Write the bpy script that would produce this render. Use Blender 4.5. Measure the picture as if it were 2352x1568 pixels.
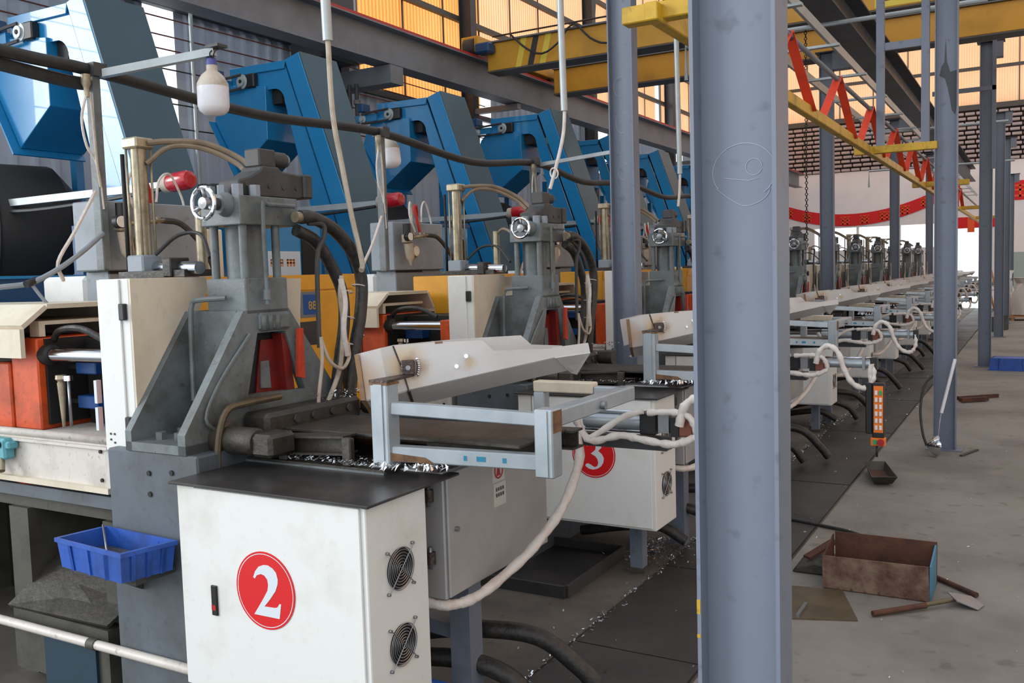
import bpy, bmesh, math, random
from mathutils import Vector, Matrix
random.seed(7)
for o in list(bpy.data.objects): bpy.data.objects.remove(o)
scene = bpy.context.scene
COL = scene.collection

# ------------------------------------------------------------ camera, sky, sun, exposure
CAM_H = 1.55
right = Vector((0.86790635, 0.49582689, -0.02990431))
down = Vector((0.01082545, -0.07906874, -0.99681039))
fwd = Vector((-0.49660988, 0.86481434, -0.07399181))
cam_data = bpy.data.cameras.new('camera')
cam_data.sensor_fit = 'HORIZONTAL'; cam_data.sensor_width = 36.0
cam_data.lens = 2100.0 / 2352.0 * 36.0
cam_data.clip_start = 0.05; cam_data.clip_end = 300
cam = bpy.data.objects.new('camera', cam_data); COL.objects.link(cam)
m = Matrix.Identity(4)
for i in range(3):
    m[i][0] = right[i]; m[i][1] = -down[i]; m[i][2] = -fwd[i]
m[0][3], m[1][3], m[2][3] = 0, 0, CAM_H
cam.matrix_world = m
scene.camera = cam

world = bpy.data.worlds.new('overcast_sky'); scene.world = world
world.use_nodes = True
bg = world.node_tree.nodes['Background']
bg.inputs[0].default_value = (0.90, 0.95, 1.0, 1); bg.inputs[1].default_value = 1.0
sun_d = bpy.data.lights.new('sun', 'SUN'); sun_d.energy = 1.15; sun_d.angle = math.radians(24)
sun_d.color = (0.97, 0.99, 1.0)
sun = bpy.data.objects.new('sun', sun_d); COL.objects.link(sun)
sun.rotation_euler = Vector((0.74, 0.60, -0.30)).to_track_quat('-Z', 'Y').to_euler()
vs = scene.view_settings
vs.view_transform = 'Standard'; vs.look = 'None'; vs.gamma = 1.0; vs.use_curve_mapping = False
vs.exposure = 0.68

# ------------------------------------------------------------ materials
def L(r, g, b):
    f = lambda c: (c/255/12.92) if c/255 <= 0.04045 else ((c/255+0.055)/1.055)**2.4
    return (f(r), f(g), f(b), 1.0)
M = {}
def mat(name, col, rough=0.5, metal=0.0, dirt=0.0, dirtcol=(70, 58, 45), scale=5.0, bump=0.0, bscale=60.0,
        spec=0.5, speck=0.0, coat=0.0, lo=0.45, hi=0.7, stretch=(1, 1, 1)):
    m = bpy.data.materials.new(name); m.use_nodes = True
    nt = m.node_tree; N = nt.nodes; K = nt.links
    b = N['Principled BSDF']
    b.inputs['Base Color'].default_value = L(*col)
    b.inputs['Roughness'].default_value = rough; b.inputs['Metallic'].default_value = metal
    b.inputs['Specular IOR Level'].default_value = spec
    if coat: b.inputs['Coat Weight'].default_value = coat
    tc = N.new('ShaderNodeTexCoord'); mp = N.new('ShaderNodeMapping')
    mp.inputs['Scale'].default_value = stretch
    K.new(tc.outputs['Object'], mp.inputs['Vector'])
    if dirt > 0:
        n1 = N.new('ShaderNodeTexNoise'); n1.inputs['Scale'].default_value = scale
        n1.inputs['Detail'].default_value = 6; n1.inputs['Roughness'].default_value = 0.65
        K.new(mp.outputs[0], n1.inputs['Vector'])
        r = N.new('ShaderNodeMapRange'); r.inputs['From Min'].default_value = lo; r.inputs['From Max'].default_value = hi
        r.inputs['To Max'].default_value = dirt
        K.new(n1.outputs['Fac'], r.inputs['Value'])
        mx = N.new('ShaderNodeMix'); mx.data_type = 'RGBA'
        mx.inputs['A'].default_value = L(*col); mx.inputs['B'].default_value = L(*dirtcol)
        K.new(r.outputs[0], mx.inputs['Factor'])
        out = mx.outputs['Result']
        if speck > 0:
            n2 = N.new('ShaderNodeTexNoise'); n2.inputs['Scale'].default_value = scale*9
            n2.inputs['Detail'].default_value = 3
            K.new(mp.outputs[0], n2.inputs['Vector'])
            r2 = N.new('ShaderNodeMapRange'); r2.inputs['From Min'].default_value = 0.62; r2.inputs['From Max'].default_value = 0.72
            r2.inputs['To Max'].default_value = speck
            K.new(n2.outputs['Fac'], r2.inputs['Value'])
            mx2 = N.new('ShaderNodeMix'); mx2.data_type = 'RGBA'
            mx2.inputs['B'].default_value = L(*[c*0.45 for c in dirtcol])
            K.new(out, mx2.inputs['A']); K.new(r2.outputs[0], mx2.inputs['Factor'])
            out = mx2.outputs['Result']
        K.new(out, b.inputs['Base Color'])
        rr = N.new('ShaderNodeMapRange'); rr.inputs['To Min'].default_value = max(0.02, rough-0.08); rr.inputs['To Max'].default_value = min(1, rough+0.15)
        K.new(n1.outputs['Fac'], rr.inputs['Value']); K.new(rr.outputs[0], b.inputs['Roughness'])
    if bump > 0:
        nb = N.new('ShaderNodeTexNoise'); nb.inputs['Scale'].default_value = bscale; nb.inputs['Detail'].default_value = 4
        K.new(mp.outputs[0], nb.inputs['Vector'])
        bp = N.new('ShaderNodeBump'); bp.inputs['Strength'].default_value = bump; bp.inputs['Distance'].default_value = 0.01
        K.new(nb.outputs['Fac'], bp.inputs['Height']); K.new(bp.outputs[0], b.inputs['Normal'])
    M[name] = m
    return m
def sheet_mat(name, col, trans=0.5, col2=None, scale=0.8):
    m = bpy.data.materials.new(name); m.use_nodes = True
    nt = m.node_tree; N = nt.nodes; K = nt.links; N.clear()
    o = N.new('ShaderNodeOutputMaterial'); d = N.new('ShaderNodeBsdfDiffuse'); t = N.new('ShaderNodeBsdfTranslucent'); mx = N.new('ShaderNodeMixShader')
    tc = N.new('ShaderNodeTexCoord'); n = N.new('ShaderNodeTexNoise'); n.inputs['Scale'].default_value = scale; n.inputs['Detail'].default_value = 4
    K.new(tc.outputs['Object'], n.inputs['Vector'])
    c = N.new('ShaderNodeMix'); c.data_type = 'RGBA'; c.inputs['A'].default_value = L(*col); c.inputs['B'].default_value = L(*(col2 or col))
    r = N.new('ShaderNodeMapRange'); r.inputs['From Min'].default_value = 0.35; r.inputs['From Max'].default_value = 0.65
    K.new(n.outputs['Fac'], r.inputs['Value']); K.new(r.outputs[0], c.inputs['Factor'])
    K.new(c.outputs['Result'], t.inputs['Color']); K.new(c.outputs['Result'], d.inputs['Color'])
    mx.inputs[0].default_value = trans
    K.new(d.outputs[0], mx.inputs[1]); K.new(t.outputs[0], mx.inputs[2]); K.new(mx.outputs[0], o.inputs['Surface'])
    M[name] = m
mat('concrete', (138, 133, 126), 0.75, dirt=0.75, dirtcol=(98, 93, 87), scale=0.9, bump=0.15, bscale=14, speck=0.35, lo=0.4, hi=0.68)
mat('oily_concrete', (108, 102, 94), 0.6, dirt=0.85, dirtcol=(56, 52, 48), scale=1.1, bump=0.15, bscale=14, speck=0.4, lo=0.35, hi=0.65)
mat('floor_plate', (58, 55, 52), 0.45, dirt=0.8, dirtcol=(34, 32, 31), scale=2.0, bump=0.1, bscale=20, speck=0.3)
mat('column_paint', (110, 118, 133), 0.42, dirt=0.3, dirtcol=(98, 103, 114), scale=2.0, speck=0.3, lo=0.5, hi=0.75)
mat('machine_grey', (108, 116, 118), 0.42, dirt=0.9, dirtcol=(62, 60, 52), scale=5, bump=0.12, bscale=40, speck=0.35, lo=0.42, hi=0.72)
mat('machine_dark', (62, 62, 62), 0.5, dirt=0.6, dirtcol=(38, 36, 34), scale=8, bump=0.1, speck=0.2)
mat('greasy_iron', (66, 62, 56), 0.42, metal=0.25, dirt=0.8, dirtcol=(34, 30, 26), scale=9, bump=0.3, bscale=45, speck=0.3)
mat('base_grey', (88, 96, 104), 0.5, dirt=0.8, dirtcol=(58, 58, 54), scale=3.5, bump=0.05, speck=0.2, lo=0.42, hi=0.75)
mat('underframe', (70, 68, 60), 0.6, dirt=0.8, dirtcol=(40, 36, 30), scale=5, bump=0.1, speck=0.25)
mat('white_paint', (220, 221, 218), 0.35, dirt=0.35, dirtcol=(168, 152, 128), scale=3.5, speck=0.06, lo=0.5, hi=0.75)
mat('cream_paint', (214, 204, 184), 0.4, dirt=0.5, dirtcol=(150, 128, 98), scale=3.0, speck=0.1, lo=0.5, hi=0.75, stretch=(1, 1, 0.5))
mat('bed_paint', (204, 198, 190), 0.45, dirt=0.6, dirtcol=(122, 104, 84), scale=5.0, speck=0.4, lo=0.48, hi=0.75)
mat('black_lid', (44, 42, 42), 0.33, dirt=0.7, dirtcol=(72, 68, 66), scale=3.0, speck=0.1, lo=0.45, hi=0.7)
mat('stainless', (204, 201, 198), 0.36, metal=0.35, dirt=0.5, dirtcol=(168, 160, 154), scale=3.0, lo=0.45, hi=0.75)
mat('stainless_dull', (172, 171, 170), 0.36, metal=0.3, dirt=0.5, dirtcol=(140, 138, 136), scale=3.0, lo=0.45, hi=0.75)
mat('weld_tint', (142, 112, 84), 0.4, metal=0.6, dirt=0.8, dirtcol=(76, 66, 74), scale=20)
mat('weld_dark', (86, 74, 70), 0.4, metal=0.6, dirt=0.7, dirtcol=(46, 38, 36), scale=30, bump=0.4, bscale=120)
mat('galvanised', (176, 185, 191), 0.33, metal=0.5, dirt=0.6, dirtcol=(138, 148, 154), scale=6, lo=0.4, hi=0.7, stretch=(1, 1, 1))
mat('rust_weld', (120, 88, 60), 0.7, dirt=0.8, dirtcol=(60, 40, 30), scale=25)
mat('chrome', (225, 228, 232), 0.1, metal=1.0)
mat('polished_rod', (200, 205, 212), 0.15, metal=1.0)
mat('brass', (172, 160, 136), 0.32, metal=0.55, dirt=0.7, dirtcol=(112, 100, 78), scale=14, lo=0.4, hi=0.65)
mat('orange_paint', (206, 78, 22), 0.45, dirt=0.7, dirtcol=(96, 38, 20), scale=6, speck=0.4, lo=0.45, hi=0.72)
mat('dark_void', (22, 22, 22), 0.6, dirt=0.5, dirtcol=(36, 32, 28), scale=5)  # also stands in for the shade inside holes, gaps and openings
mat('red_paint', (120, 26, 24), 0.5, dirt=0.6, dirtcol=(60, 24, 20), scale=12, speck=0.4)
mat('red_lever', (206, 66, 36), 0.45, dirt=0.5, dirtcol=(120, 40, 26), scale=12)
mat('yellow_paint', (222, 158, 38), 0.42, dirt=0.5, dirtcol=(172, 112, 24), scale=3, lo=0.5, hi=0.8)
mat('crane_yellow', (206, 152, 44), 0.45, dirt=0.5, dirtcol=(140, 98, 34), scale=1.5, lo=0.5, hi=0.75)
mat('rail_yellow', (196, 156, 34), 0.42, dirt=0.7, dirtcol=(110, 92, 34), scale=5, speck=0.4, lo=0.48, hi=0.7)
mat('blue_paint', (30, 128, 182), 0.25, dirt=0.25, dirtcol=(22, 104, 154), scale=1.5, coat=0.35)
mat('teal_cover', (50, 78, 90), 0.42, dirt=0.3, dirtcol=(40, 64, 76), scale=1.2)
mat('deep_blue', (20, 70, 112), 0.4, dirt=0.4, dirtcol=(14, 46, 78), scale=2)
mat('dark_teal', (16, 52, 68), 0.5, dirt=0.5, dirtcol=(10, 32, 42), scale=6)
mat('tank_grey', (134, 142, 150), 0.42, dirt=0.5, dirtcol=(104, 106, 106), scale=3, speck=0.25, lo=0.5, hi=0.75)
mat('hose_black', (38, 37, 36), 0.42, dirt=0.6, dirtcol=(74, 70, 66), scale=30, bump=0.3, bscale=60)
mat('cable_black', (36, 36, 36), 0.5, dirt=0.5, dirtcol=(64, 62, 58), scale=20)
mat('wrap_white', (212, 206, 200), 0.5, dirt=0.5, dirtcol=(180, 148, 132), scale=14, bump=0.5, bscale=50)
mat('cable_beige', (182, 170, 154), 0.55, dirt=0.6, dirtcol=(128, 112, 92), scale=18)
mat('hose_brown', (128, 112, 92), 0.5, dirt=0.5, dirtcol=(84, 72, 56), scale=18)
mat('conduit', (176, 184, 186), 0.4, metal=0.4, dirt=0.4, dirtcol=(140, 146, 148), scale=6)
mat('bulb_white', (226, 226, 232), 0.3, dirt=0.3, dirtcol=(190, 182, 172), scale=10)
mat('bulb_neck', (196, 186, 172), 0.5, dirt=0.8, dirtcol=(128, 112, 92), scale=9)
mat('bulb_cap', (78, 82, 150), 0.5)
mat('lamp_red', (176, 26, 34), 0.25, coat=0.4)
mat('sticker_red', (208, 26, 30), 0.35, dirt=0.2, dirtcol=(176, 22, 26), scale=8)
mat('plastic_blue', (38, 86, 176), 0.4, dirt=0.8, dirtcol=(26, 56, 116), scale=8, speck=0.3)
mat('plastic_teal', (92, 164, 176), 0.45, dirt=0.5, dirtcol=(66, 116, 124), scale=14)
mat('clamp_blue', (22, 74, 140), 0.4, dirt=0.4, dirtcol=(14, 44, 84), scale=12)
mat('black_plastic', (26, 26, 28), 0.4)
mat('rust', (92, 56, 40), 0.75, dirt=0.85, dirtcol=(54, 34, 28), scale=7, bump=0.25, bscale=40, speck=0.3, lo=0.4, hi=0.65)
mat('rust_faded', (124, 102, 86), 0.7, dirt=0.95, dirtcol=(78, 46, 34), scale=9, bump=0.2, bscale=40, speck=0.3, lo=0.4, hi=0.65)
mat('mud_steel', (104, 92, 72), 0.4, metal=0.3, dirt=0.7, dirtcol=(66, 56, 42), scale=5)
mat('faded_blue', (66, 128, 158), 0.5, dirt=0.6, dirtcol=(92, 96, 96), scale=10)
mat('steel', (150, 152, 156), 0.32, metal=0.8, dirt=0.4, dirtcol=(110, 110, 112), scale=10)
mat('swarf', (225, 228, 232), 0.18, metal=0.95)
mat('swarf_pile', (96, 94, 90), 0.4, metal=0.6, dirt=0.7, dirtcol=(50, 48, 44), scale=40, bump=0.8, bscale=90)
mat('wall_steel', (184, 194, 208), 0.4, dirt=0.5, dirtcol=(160, 170, 184), scale=0.7)
mat('beam_steel', (116, 120, 126), 0.5, dirt=0.6, dirtcol=(90, 90, 92), scale=1.5)
mat('beam_dark', (58, 60, 64), 0.5, dirt=0.5, dirtcol=(42, 42, 44), scale=2)
mat('girt', (84, 80, 76), 0.6)
mat('conductor_red', (178, 34, 28), 0.5)
mat('wire_red', (112, 58, 50), 0.6)
mat('plaster', (242, 238, 237), 0.8, dirt=0.25, dirtcol=(216, 208, 205), scale=1.2)
mat('dado_green', (168, 182, 172), 0.6, dirt=0.2, dirtcol=(150, 164, 156), scale=1)
mat('vent_brick', (186, 172, 170), 0.85, dirt=0.4, dirtcol=(160, 138, 130), scale=5)
mat('vent_dark', (62, 56, 56), 0.9)
mat('banner_red', (222, 30, 34), 0.7)
mat('banner_gold', (240, 92, 44), 0.7)
mat('strap_orange', (214, 62, 34), 0.6, dirt=0.4, dirtcol=(150, 44, 26), scale=6)
mat('sack_white', (214, 212, 210), 0.8, bump=0.4, bscale=8, dirt=0.3, dirtcol=(180, 176, 172), scale=4)
mat('wood', (176, 124, 74), 0.75, dirt=0.5, dirtcol=(128, 86, 48), scale=6, stretch=(1, 6, 6))
mat('paper_white', (206, 214, 220), 0.5)
mat('paper_grey', (188, 188, 182), 0.5)
mat('ink_dark', (48, 50, 52), 0.6)
mat('ink_red', (160, 24, 28), 0.5)
mat('ink_orange', (206, 122, 56), 0.5)
mat('sign_yellow', (224, 200, 72), 0.5)
mat('gauge_face', (222, 218, 206), 0.3, dirt=0.4, dirtcol=(180, 168, 140), scale=30)
mat('pendant_orange', (232, 118, 30), 0.45)
mat('button_white', (220, 220, 216), 0.4)
mat('button_green', (40, 160, 104), 0.4)
mat('chalk', (176, 182, 192), 0.9)
mat('paint_patch', (64, 68, 72), 0.6)
mat('teal_ink', (34, 120, 150), 0.5)
mat('brown_valve', (128, 72, 56), 0.45)
mat('plate_blue', (20, 72, 140), 0.4)
mat('window_film', (60, 54, 50), 0.25)
def heat_tint(name, src, pts):
    m_ = M[src].copy(); m_.name = name; nt = m_.node_tree; N = nt.nodes; K = nt.links
    b = N['Principled BSDF']; base = b.inputs['Base Color'].links[0].from_socket
    tc = N.new('ShaderNodeTexCoord'); nz = N.new('ShaderNodeTexNoise'); nz.inputs['Scale'].default_value = 22; nz.inputs['Detail'].default_value = 4
    K.new(tc.outputs['Object'], nz.inputs['Vector'])
    for p, r0, r1, c in pts:
        dn = N.new('ShaderNodeVectorMath'); dn.operation = 'DISTANCE'; dn.inputs[1].default_value = p
        K.new(tc.outputs['Object'], dn.inputs[0])
        ad = N.new('ShaderNodeMath'); ad.operation = 'MULTIPLY_ADD'; ad.inputs[1].default_value = 0.05; K.new(nz.outputs['Fac'], ad.inputs[0]); K.new(dn.outputs['Value'], ad.inputs[2])
        mr = N.new('ShaderNodeMapRange'); mr.inputs['From Min'].default_value = r0+0.025; mr.inputs['From Max'].default_value = r1+0.025; mr.inputs['To Min'].default_value = 0.75; mr.inputs['To Max'].default_value = 0
        K.new(ad.outputs[0], mr.inputs['Value'])
        mx = N.new('ShaderNodeMix'); mx.data_type = 'RGBA'; mx.inputs['B'].default_value = L(*c)
        K.new(base, mx.inputs['A']); K.new(mr.outputs[0], mx.inputs['Factor']); base = mx.outputs['Result']
    K.new(base, b.inputs['Base Color'])
    M[name] = m_
heat_tint('stainless_chute', 'stainless', [((-0.155, -0.225, 0.16), 0.03, 0.085, (196, 168, 122)), ((-0.14, -0.21, 0.16), 0.015, 0.05, (120, 92, 92)), ((-0.283, -0.32, 0.11), 0.03, 0.10, (176, 140, 108)), ((0.0, -0.10, 0.165), 0.01, 0.03, (190, 166, 130))])
sheet_mat('rooflight', (235, 240, 245), 0.85)
sheet_mat('orange_sheet', (252, 188, 112), 0.72, (250, 172, 92))
sheet_mat('orange_sheet_pale', (254, 206, 162), 0.74, (252, 198, 148))

# ------------------------------------------------------------ mesh helpers
ORG = {}
def spline(pts, n=6):
    P = [Vector(p) for p in pts]
    if len(P) < 3: return P
    out = []
    Q = [P[0]*2-P[1]] + P + [P[-1]*2-P[-2]]
    for i in range(1, len(Q)-2):
        a, b, c, d = Q[i-1], Q[i], Q[i+1], Q[i+2]
        for k in range(n):
            t = k/n
            out.append(0.5*((2*b)+(c-a)*t+(2*a-5*b+4*c-d)*t*t+(3*b-a-3*c+d)*t**3))
    out.append(P[-1])
    return out
class MB:
    def __init__(s): s.v = []; s.f = []; s.sm = []
    def add(s, vs, fs, smooth=False):
        k = len(s.v); s.v += [Vector(v) for v in vs]
        for f in fs: s.f.append([i+k for i in f]); s.sm.append(smooth)
        return s
    def box(s, x0, x1, y0, y1, z0, z1):
        vs = [(x, y, z) for x in (x0, x1) for y in (y0, y1) for z in (z0, z1)]
        return s.add(vs, [(0, 1, 3, 2), (4, 6, 7, 5), (0, 4, 5, 1), (2, 3, 7, 6), (0, 2, 6, 4), (1, 5, 7, 3)])
    def bar(s, a, b, w, h, up=(0, 0, 1)):
        a = Vector(a); b = Vector(b); d = (b-a).normalized(); u = Vector(up)
        if abs(d.dot(u)) > 0.98: u = Vector((0, 1, 0))
        x = d.cross(u).normalized(); u = x.cross(d).normalized()
        vs = [p+x*sx*w/2+u*sz*h/2 for p in (a, b) for sx in (-1, 1) for sz in (-1, 1)]
        return s.add(vs, [(0, 1, 3, 2), (4, 6, 7, 5), (0, 4, 5, 1), (2, 3, 7, 6), (0, 2, 6, 4), (1, 5, 7, 3)])
    def poly(s, pts, axis, a0, a1):
        n = len(pts)
        def mk(p, a):
            return (a, p[0], p[1]) if axis == 'X' else (p[0], a, p[1]) if axis == 'Y' else (p[0], p[1], a)
        vs = [mk(p, a0) for p in pts]+[mk(p, a1) for p in pts]
        fs = [tuple(range(n)), tuple(range(2*n-1, n-1, -1))]+[(i, (i+1) % n, n+(i+1) % n, n+i) for i in range(n)]
        return s.add(vs, fs)
    def plate(s, pts, t):
        P = [Vector(p) for p in pts]; nrm = (P[1]-P[0]).cross(P[2]-P[0]).normalized()*t; n = len(P)
        vs = P+[p-nrm for p in P]
        return s.add(vs, [tuple(range(n)), tuple(range(2*n-1, n-1, -1))]+[(i, (i+1) % n, n+(i+1) % n, n+i) for i in range(n)])
    def cyl(s, a, b, r, r2=None, seg=14, caps=True, smooth=True):
        a = Vector(a); b = Vector(b); r2 = r if r2 is None else r2
        d = (b-a).normalized(); u = Vector((0, 0, 1)) if abs(d.z) < 0.9 else Vector((1, 0, 0))
        x = d.cross(u).normalized(); y = d.cross(x)
        vs = []
        for p, q in ((a, r), (b, r2)):
            for i in range(seg):
                t = 2*math.pi*i/seg; vs.append(p+(x*math.cos(t)+y*math.sin(t))*q)
        s.add(vs, [(i, (i+1) % seg, seg+(i+1) % seg, seg+i) for i in range(seg)], smooth)
        if caps:
            s.add([v for v in vs[:seg]], [tuple(range(seg))]); s.add([v for v in vs[seg:]], [tuple(range(seg))])
        return s
    def tube(s, pts, r, seg=8, closed=False, n=0, rs=None):
        P = spline(pts, n) if n else [Vector(p) for p in pts]
        m = len(P); vs = []; u = None
        for i in range(m):
            a = P[(i-1) % m] if closed else P[max(i-1, 0)]
            b = P[(i+1) % m] if closed else P[min(i+1, m-1)]
            d = (b-a); d = d.normalized() if d.length > 1e-9 else Vector((0, 0, 1))
            if u is None: u = Vector((0, 0, 1)) if abs(d.z) < 0.9 else Vector((1, 0, 0))
            u = (u-d*u.dot(d)); u = u.normalized() if u.length > 1e-6 else d.orthogonal().normalized()
            w = d.cross(u); q = rs(i/(m-1)) if rs else r
            for k in range(seg):
                t = 2*math.pi*k/seg; vs.append(P[i]+(u*math.cos(t)+w*math.sin(t))*q)
        fs = []
        for i in range(m if closed else m-1):
            j = (i+1) % m
            for k in range(seg): fs.append((i*seg+k, i*seg+(k+1) % seg, j*seg+(k+1) % seg, j*seg+k))
        s.add(vs, fs, True)
        if not closed:
            s.add(vs[:seg], [tuple(range(seg))]); s.add(vs[-seg:], [tuple(range(seg))])
        return s
    def lathe(s, prof, o, axis, seg=18, smooth=True):
        o = Vector(o); d = Vector(axis).normalized(); u = Vector((0, 0, 1)) if abs(d.z) < 0.9 else Vector((1, 0, 0))
        x = d.cross(u).normalized(); y = d.cross(x); vs = []
        for r, h in prof:
            for i in range(seg):
                t = 2*math.pi*i/seg; vs.append(o+d*h+(x*math.cos(t)+y*math.sin(t))*max(r, 1e-4))
        fs = [(j*seg+i, j*seg+(i+1) % seg, (j+1)*seg+(i+1) % seg, (j+1)*seg+i) for j in range(len(prof)-1) for i in range(seg)]
        s.add(vs, fs, smooth)
        if prof[0][0] > 1e-3: s.add(vs[:seg], [tuple(range(seg))])
        if prof[-1][0] > 1e-3: s.add(vs[-seg:], [tuple(range(seg))])
        return s
    def torus(s, c, axis, R, r, seg=28, rs=7):
        c = Vector(c); d = Vector(axis).normalized(); u = Vector((0, 0, 1)) if abs(d.z) < 0.9 else Vector((1, 0, 0))
        x = d.cross(u).normalized(); y = d.cross(x)
        return s.tube([c+(x*math.cos(2*math.pi*i/seg)+y*math.sin(2*math.pi*i/seg))*R for i in range(seg)], r, rs, closed=True)
    def hbeam(s, axis_pts, h, b, tf, tw, web):
        """H section along a->b; web = direction of the section height"""
        a, e = Vector(axis_pts[0]), Vector(axis_pts[1]); d = (e-a).normalized(); w = Vector(web).normalized(); f = d.cross(w).normalized()
        prof = [(-h/2, -b/2), (-h/2, b/2), (-h/2+tf, b/2), (-h/2+tf, tw/2), (h/2-tf, tw/2), (h/2-tf, b/2), (h/2, b/2), (h/2, -b/2), (h/2-tf, -b/2), (h/2-tf, -tw/2), (-h/2+tf, -tw/2), (-h/2+tf, -b/2)]
        n = 12; vs = [p+w*q[0]+f*q[1] for p in (a, e) for q in prof]
        fs = [(i, (i+1) % n, n+(i+1) % n, n+i) for i in range(n)]
        for o in (0, n): fs += [(o+0, o+1, o+2, o+3, o+10, o+11), (o+3, o+4, o+9, o+10), (o+4, o+5, o+6, o+7, o+8, o+9)]
        return s.add(vs, fs)
    def build(s, name, material, parent=None, bevel=0.0, org=None):
        o3 = Vector(org) if org is not None else (ORG.get(parent.name, Vector()) if parent else Vector())
        me = bpy.data.meshes.new(name)
        bm = bmesh.new()
        vv = [bm.verts.new(v-o3) for v in s.v]
        for f, sm in zip(s.f, s.sm):
            try:
                fc = bm.faces.new([vv[i] for i in f]); fc.smooth = sm
            except ValueError: pass
        bmesh.ops.remove_doubles(bm, verts=bm.verts, dist=1e-5)
        bmesh.ops.recalc_face_normals(bm, faces=bm.faces)
        if bevel > 0:
            es = [e for e in bm.edges if len(e.link_faces) == 2 and e.calc_face_angle(0) > 0.6]
            bmesh.ops.bevel(bm, geom=es, offset=bevel, segments=1, affect='EDGES', clamp_overlap=True)
        for e in bm.edges:
            if len(e.link_faces) == 2 and e.calc_face_angle(0) > 0.7: e.smooth = False
        bm.to_mesh(me); bm.free()
        me.materials.append(M[material])
        ob = bpy.data.objects.new(name, me); COL.objects.link(ob)
        if parent: ob.parent = parent
        elif org is not None: ob.location = o3
        ORG[ob.name] = o3
        return ob
def tag(o, label, cat, group=None):
    o['label'] = label; o['category'] = cat
    if group: o['group'] = group
    return o
def thing(name, loc, label, cat, group=None):
    o = bpy.data.objects.new(name, None); COL.objects.link(o); o.location = loc
    o.empty_display_size = 0.1
    ORG[o.name] = Vector(loc)
    return tag(o, label, cat, group)
def structure(o, cat=None):
    o['kind'] = 'structure'
    return o
def structure_root(name, loc=(0, 0, 0)):
    o = bpy.data.objects.new(name, None); COL.objects.link(o); o.location = loc; ORG[o.name] = Vector(loc)
    o['kind'] = 'structure'
    return o
KIDS = {}
def dup(root, delta, label=None, skip=()):
    def cp(o, parent):
        c = o.copy(); COL.objects.link(c)
        if parent: c.parent = parent
        for ch in o.children:
            if ch.name.split('.')[0] in skip: continue
            cp(ch, c)
        return c
    r = cp(root, None)
    r.location = root.location+Vector(delta)
    ORG[r.name] = Vector(r.location)
    if label: r['label'] = label
    return r
ORD = ['nearest', 'second', 'third', 'fourth', 'fifth', 'sixth', 'seventh', 'eighth', 'ninth', 'tenth', 'eleventh', 'twelfth']
S = 2.2
NST = 11
# ------------------------------------------------------------ floor
fl = structure_root('floor')
MB().box(-1.10, 7, -3, 33, -0.2, 0).build('aisle_slab', 'concrete', fl)
MB().box(-9, -1.68, -3, 33, -0.2, 0.0).build('machine_slab', 'oily_concrete', fl)
MB().box(-1.68, -1.10, -3, 33, -0.2, -0.008).build('trench_slab', 'oily_concrete', fl)
y = -1.0; k = 0
while y < 32:
    ln = 1.09
    MB().box(-1.665, -1.118, y, y+ln-0.012, -0.006, 0.004+0.002*(k % 2)).build('floor_plate', 'floor_plate', fl)
    y += ln; k += 1

# ------------------------------------------------------------ walls
def ribbed(y0, y1, z0, z1, x, pitch, depth, axis='Y', flat=0.6):
    """trapezoid-ribbed sheet in the plane of axis and Z"""
    prof = []; n = max(1, round((y1-y0)/pitch)); p = (y1-y0)/n
    for i in range(n):
        a = y0+i*p
        prof += [(a, 0), (a+p*flat, 0), (a+p*(flat+0.1), depth), (a+p*0.9, depth)]
    prof.append((y1, 0))
    mb = MB()
    vs = []
    for z in (z0, z1):
        for q, d in prof: vs.append((x+d, q, z) if axis == 'Y' else (q, x-d, z))
    m_ = len(prof)
    return mb.add(vs, [(i, i+1, m_+i+1, m_+i) for i in range(m_-1)])
wl = structure_root('wall_left')
WX = -8.0
openings = [(6.5, 6.9, 3.0, 6.4), (12.90, 13.45, 2.6, 4.68), (17.7, 18.3, 3.6, 4.62), (22.4, 23.1, 3.4, 5.75)]
def grey(y0, y1, z0, z1):
    ribbed(y0, y1, z0, z1, WX, 0.21, 0.035).build('steel_sheet', 'wall_steel', wl)
grey(3.2, 6.5, 0, 9); grey(6.5, 6.9, 0, 3.0); grey(6.5, 6.9, 6.4, 9); grey(6.9, 9.95, 0, 9)
grey(9.95, 12.90, 0, 4.1); grey(12.90, 13.45, 0, 2.6); grey(13.45, 17.7, 0, 4.68); grey(17.7, 18.3, 0, 3.6)
grey(18.3, 22.4, 0, 4.68); grey(22.4, 23.1, 0, 3.4); grey(23.1, 32.5, 0, 4.68)
y = 9.95
k = 0
while y < 32.4:
    y1 = min(y+1.05, 32.5)
    for z0, z1 in ((4.1 if y < 12.9 else 4.68, 6.4), (6.4, 8.2), (8.2, 10.2)):
        a, b = y+0.012, y1-0.012
        if z0 < 5 and 17.3 < y1 < 17.6: b -= 0.09
        if z0 < 5 and 21.5 < y1 < 22.7: b -= 0.35
        ribbed(a, b, z0+0.01, z1-0.01, WX+0.002*(k % 2), 0.076, 0.018, flat=0.4).build('translucent_sheet', 'orange_sheet' if y < 13 else 'orange_sheet_pale', wl)
    MB().box(WX-0.02, WX+0.03, y-0.014, y+0.014, 4.1 if y < 12.9 else 4.68, 10.2).build('seam_strip', 'girt', wl)
    y = y1; k += 1
for z in (4.1, 5.56, 6.4, 7.1, 8.6):
    MB().box(WX+0.03, WX+0.10, 9.95 if z < 9 else 0, 32.5, z-0.04, z+0.04).build('girt', 'girt', wl)
MB().box(WX+0.03, WX+0.11, 3.2, 9.95, 4.42, 4.54).build('girt', 'beam_dark', wl)
MB().box(WX+0.03, WX+0.10, 3.2, 12.9, 2.2, 2.28).build('girt', 'beam_dark', wl)
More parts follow.
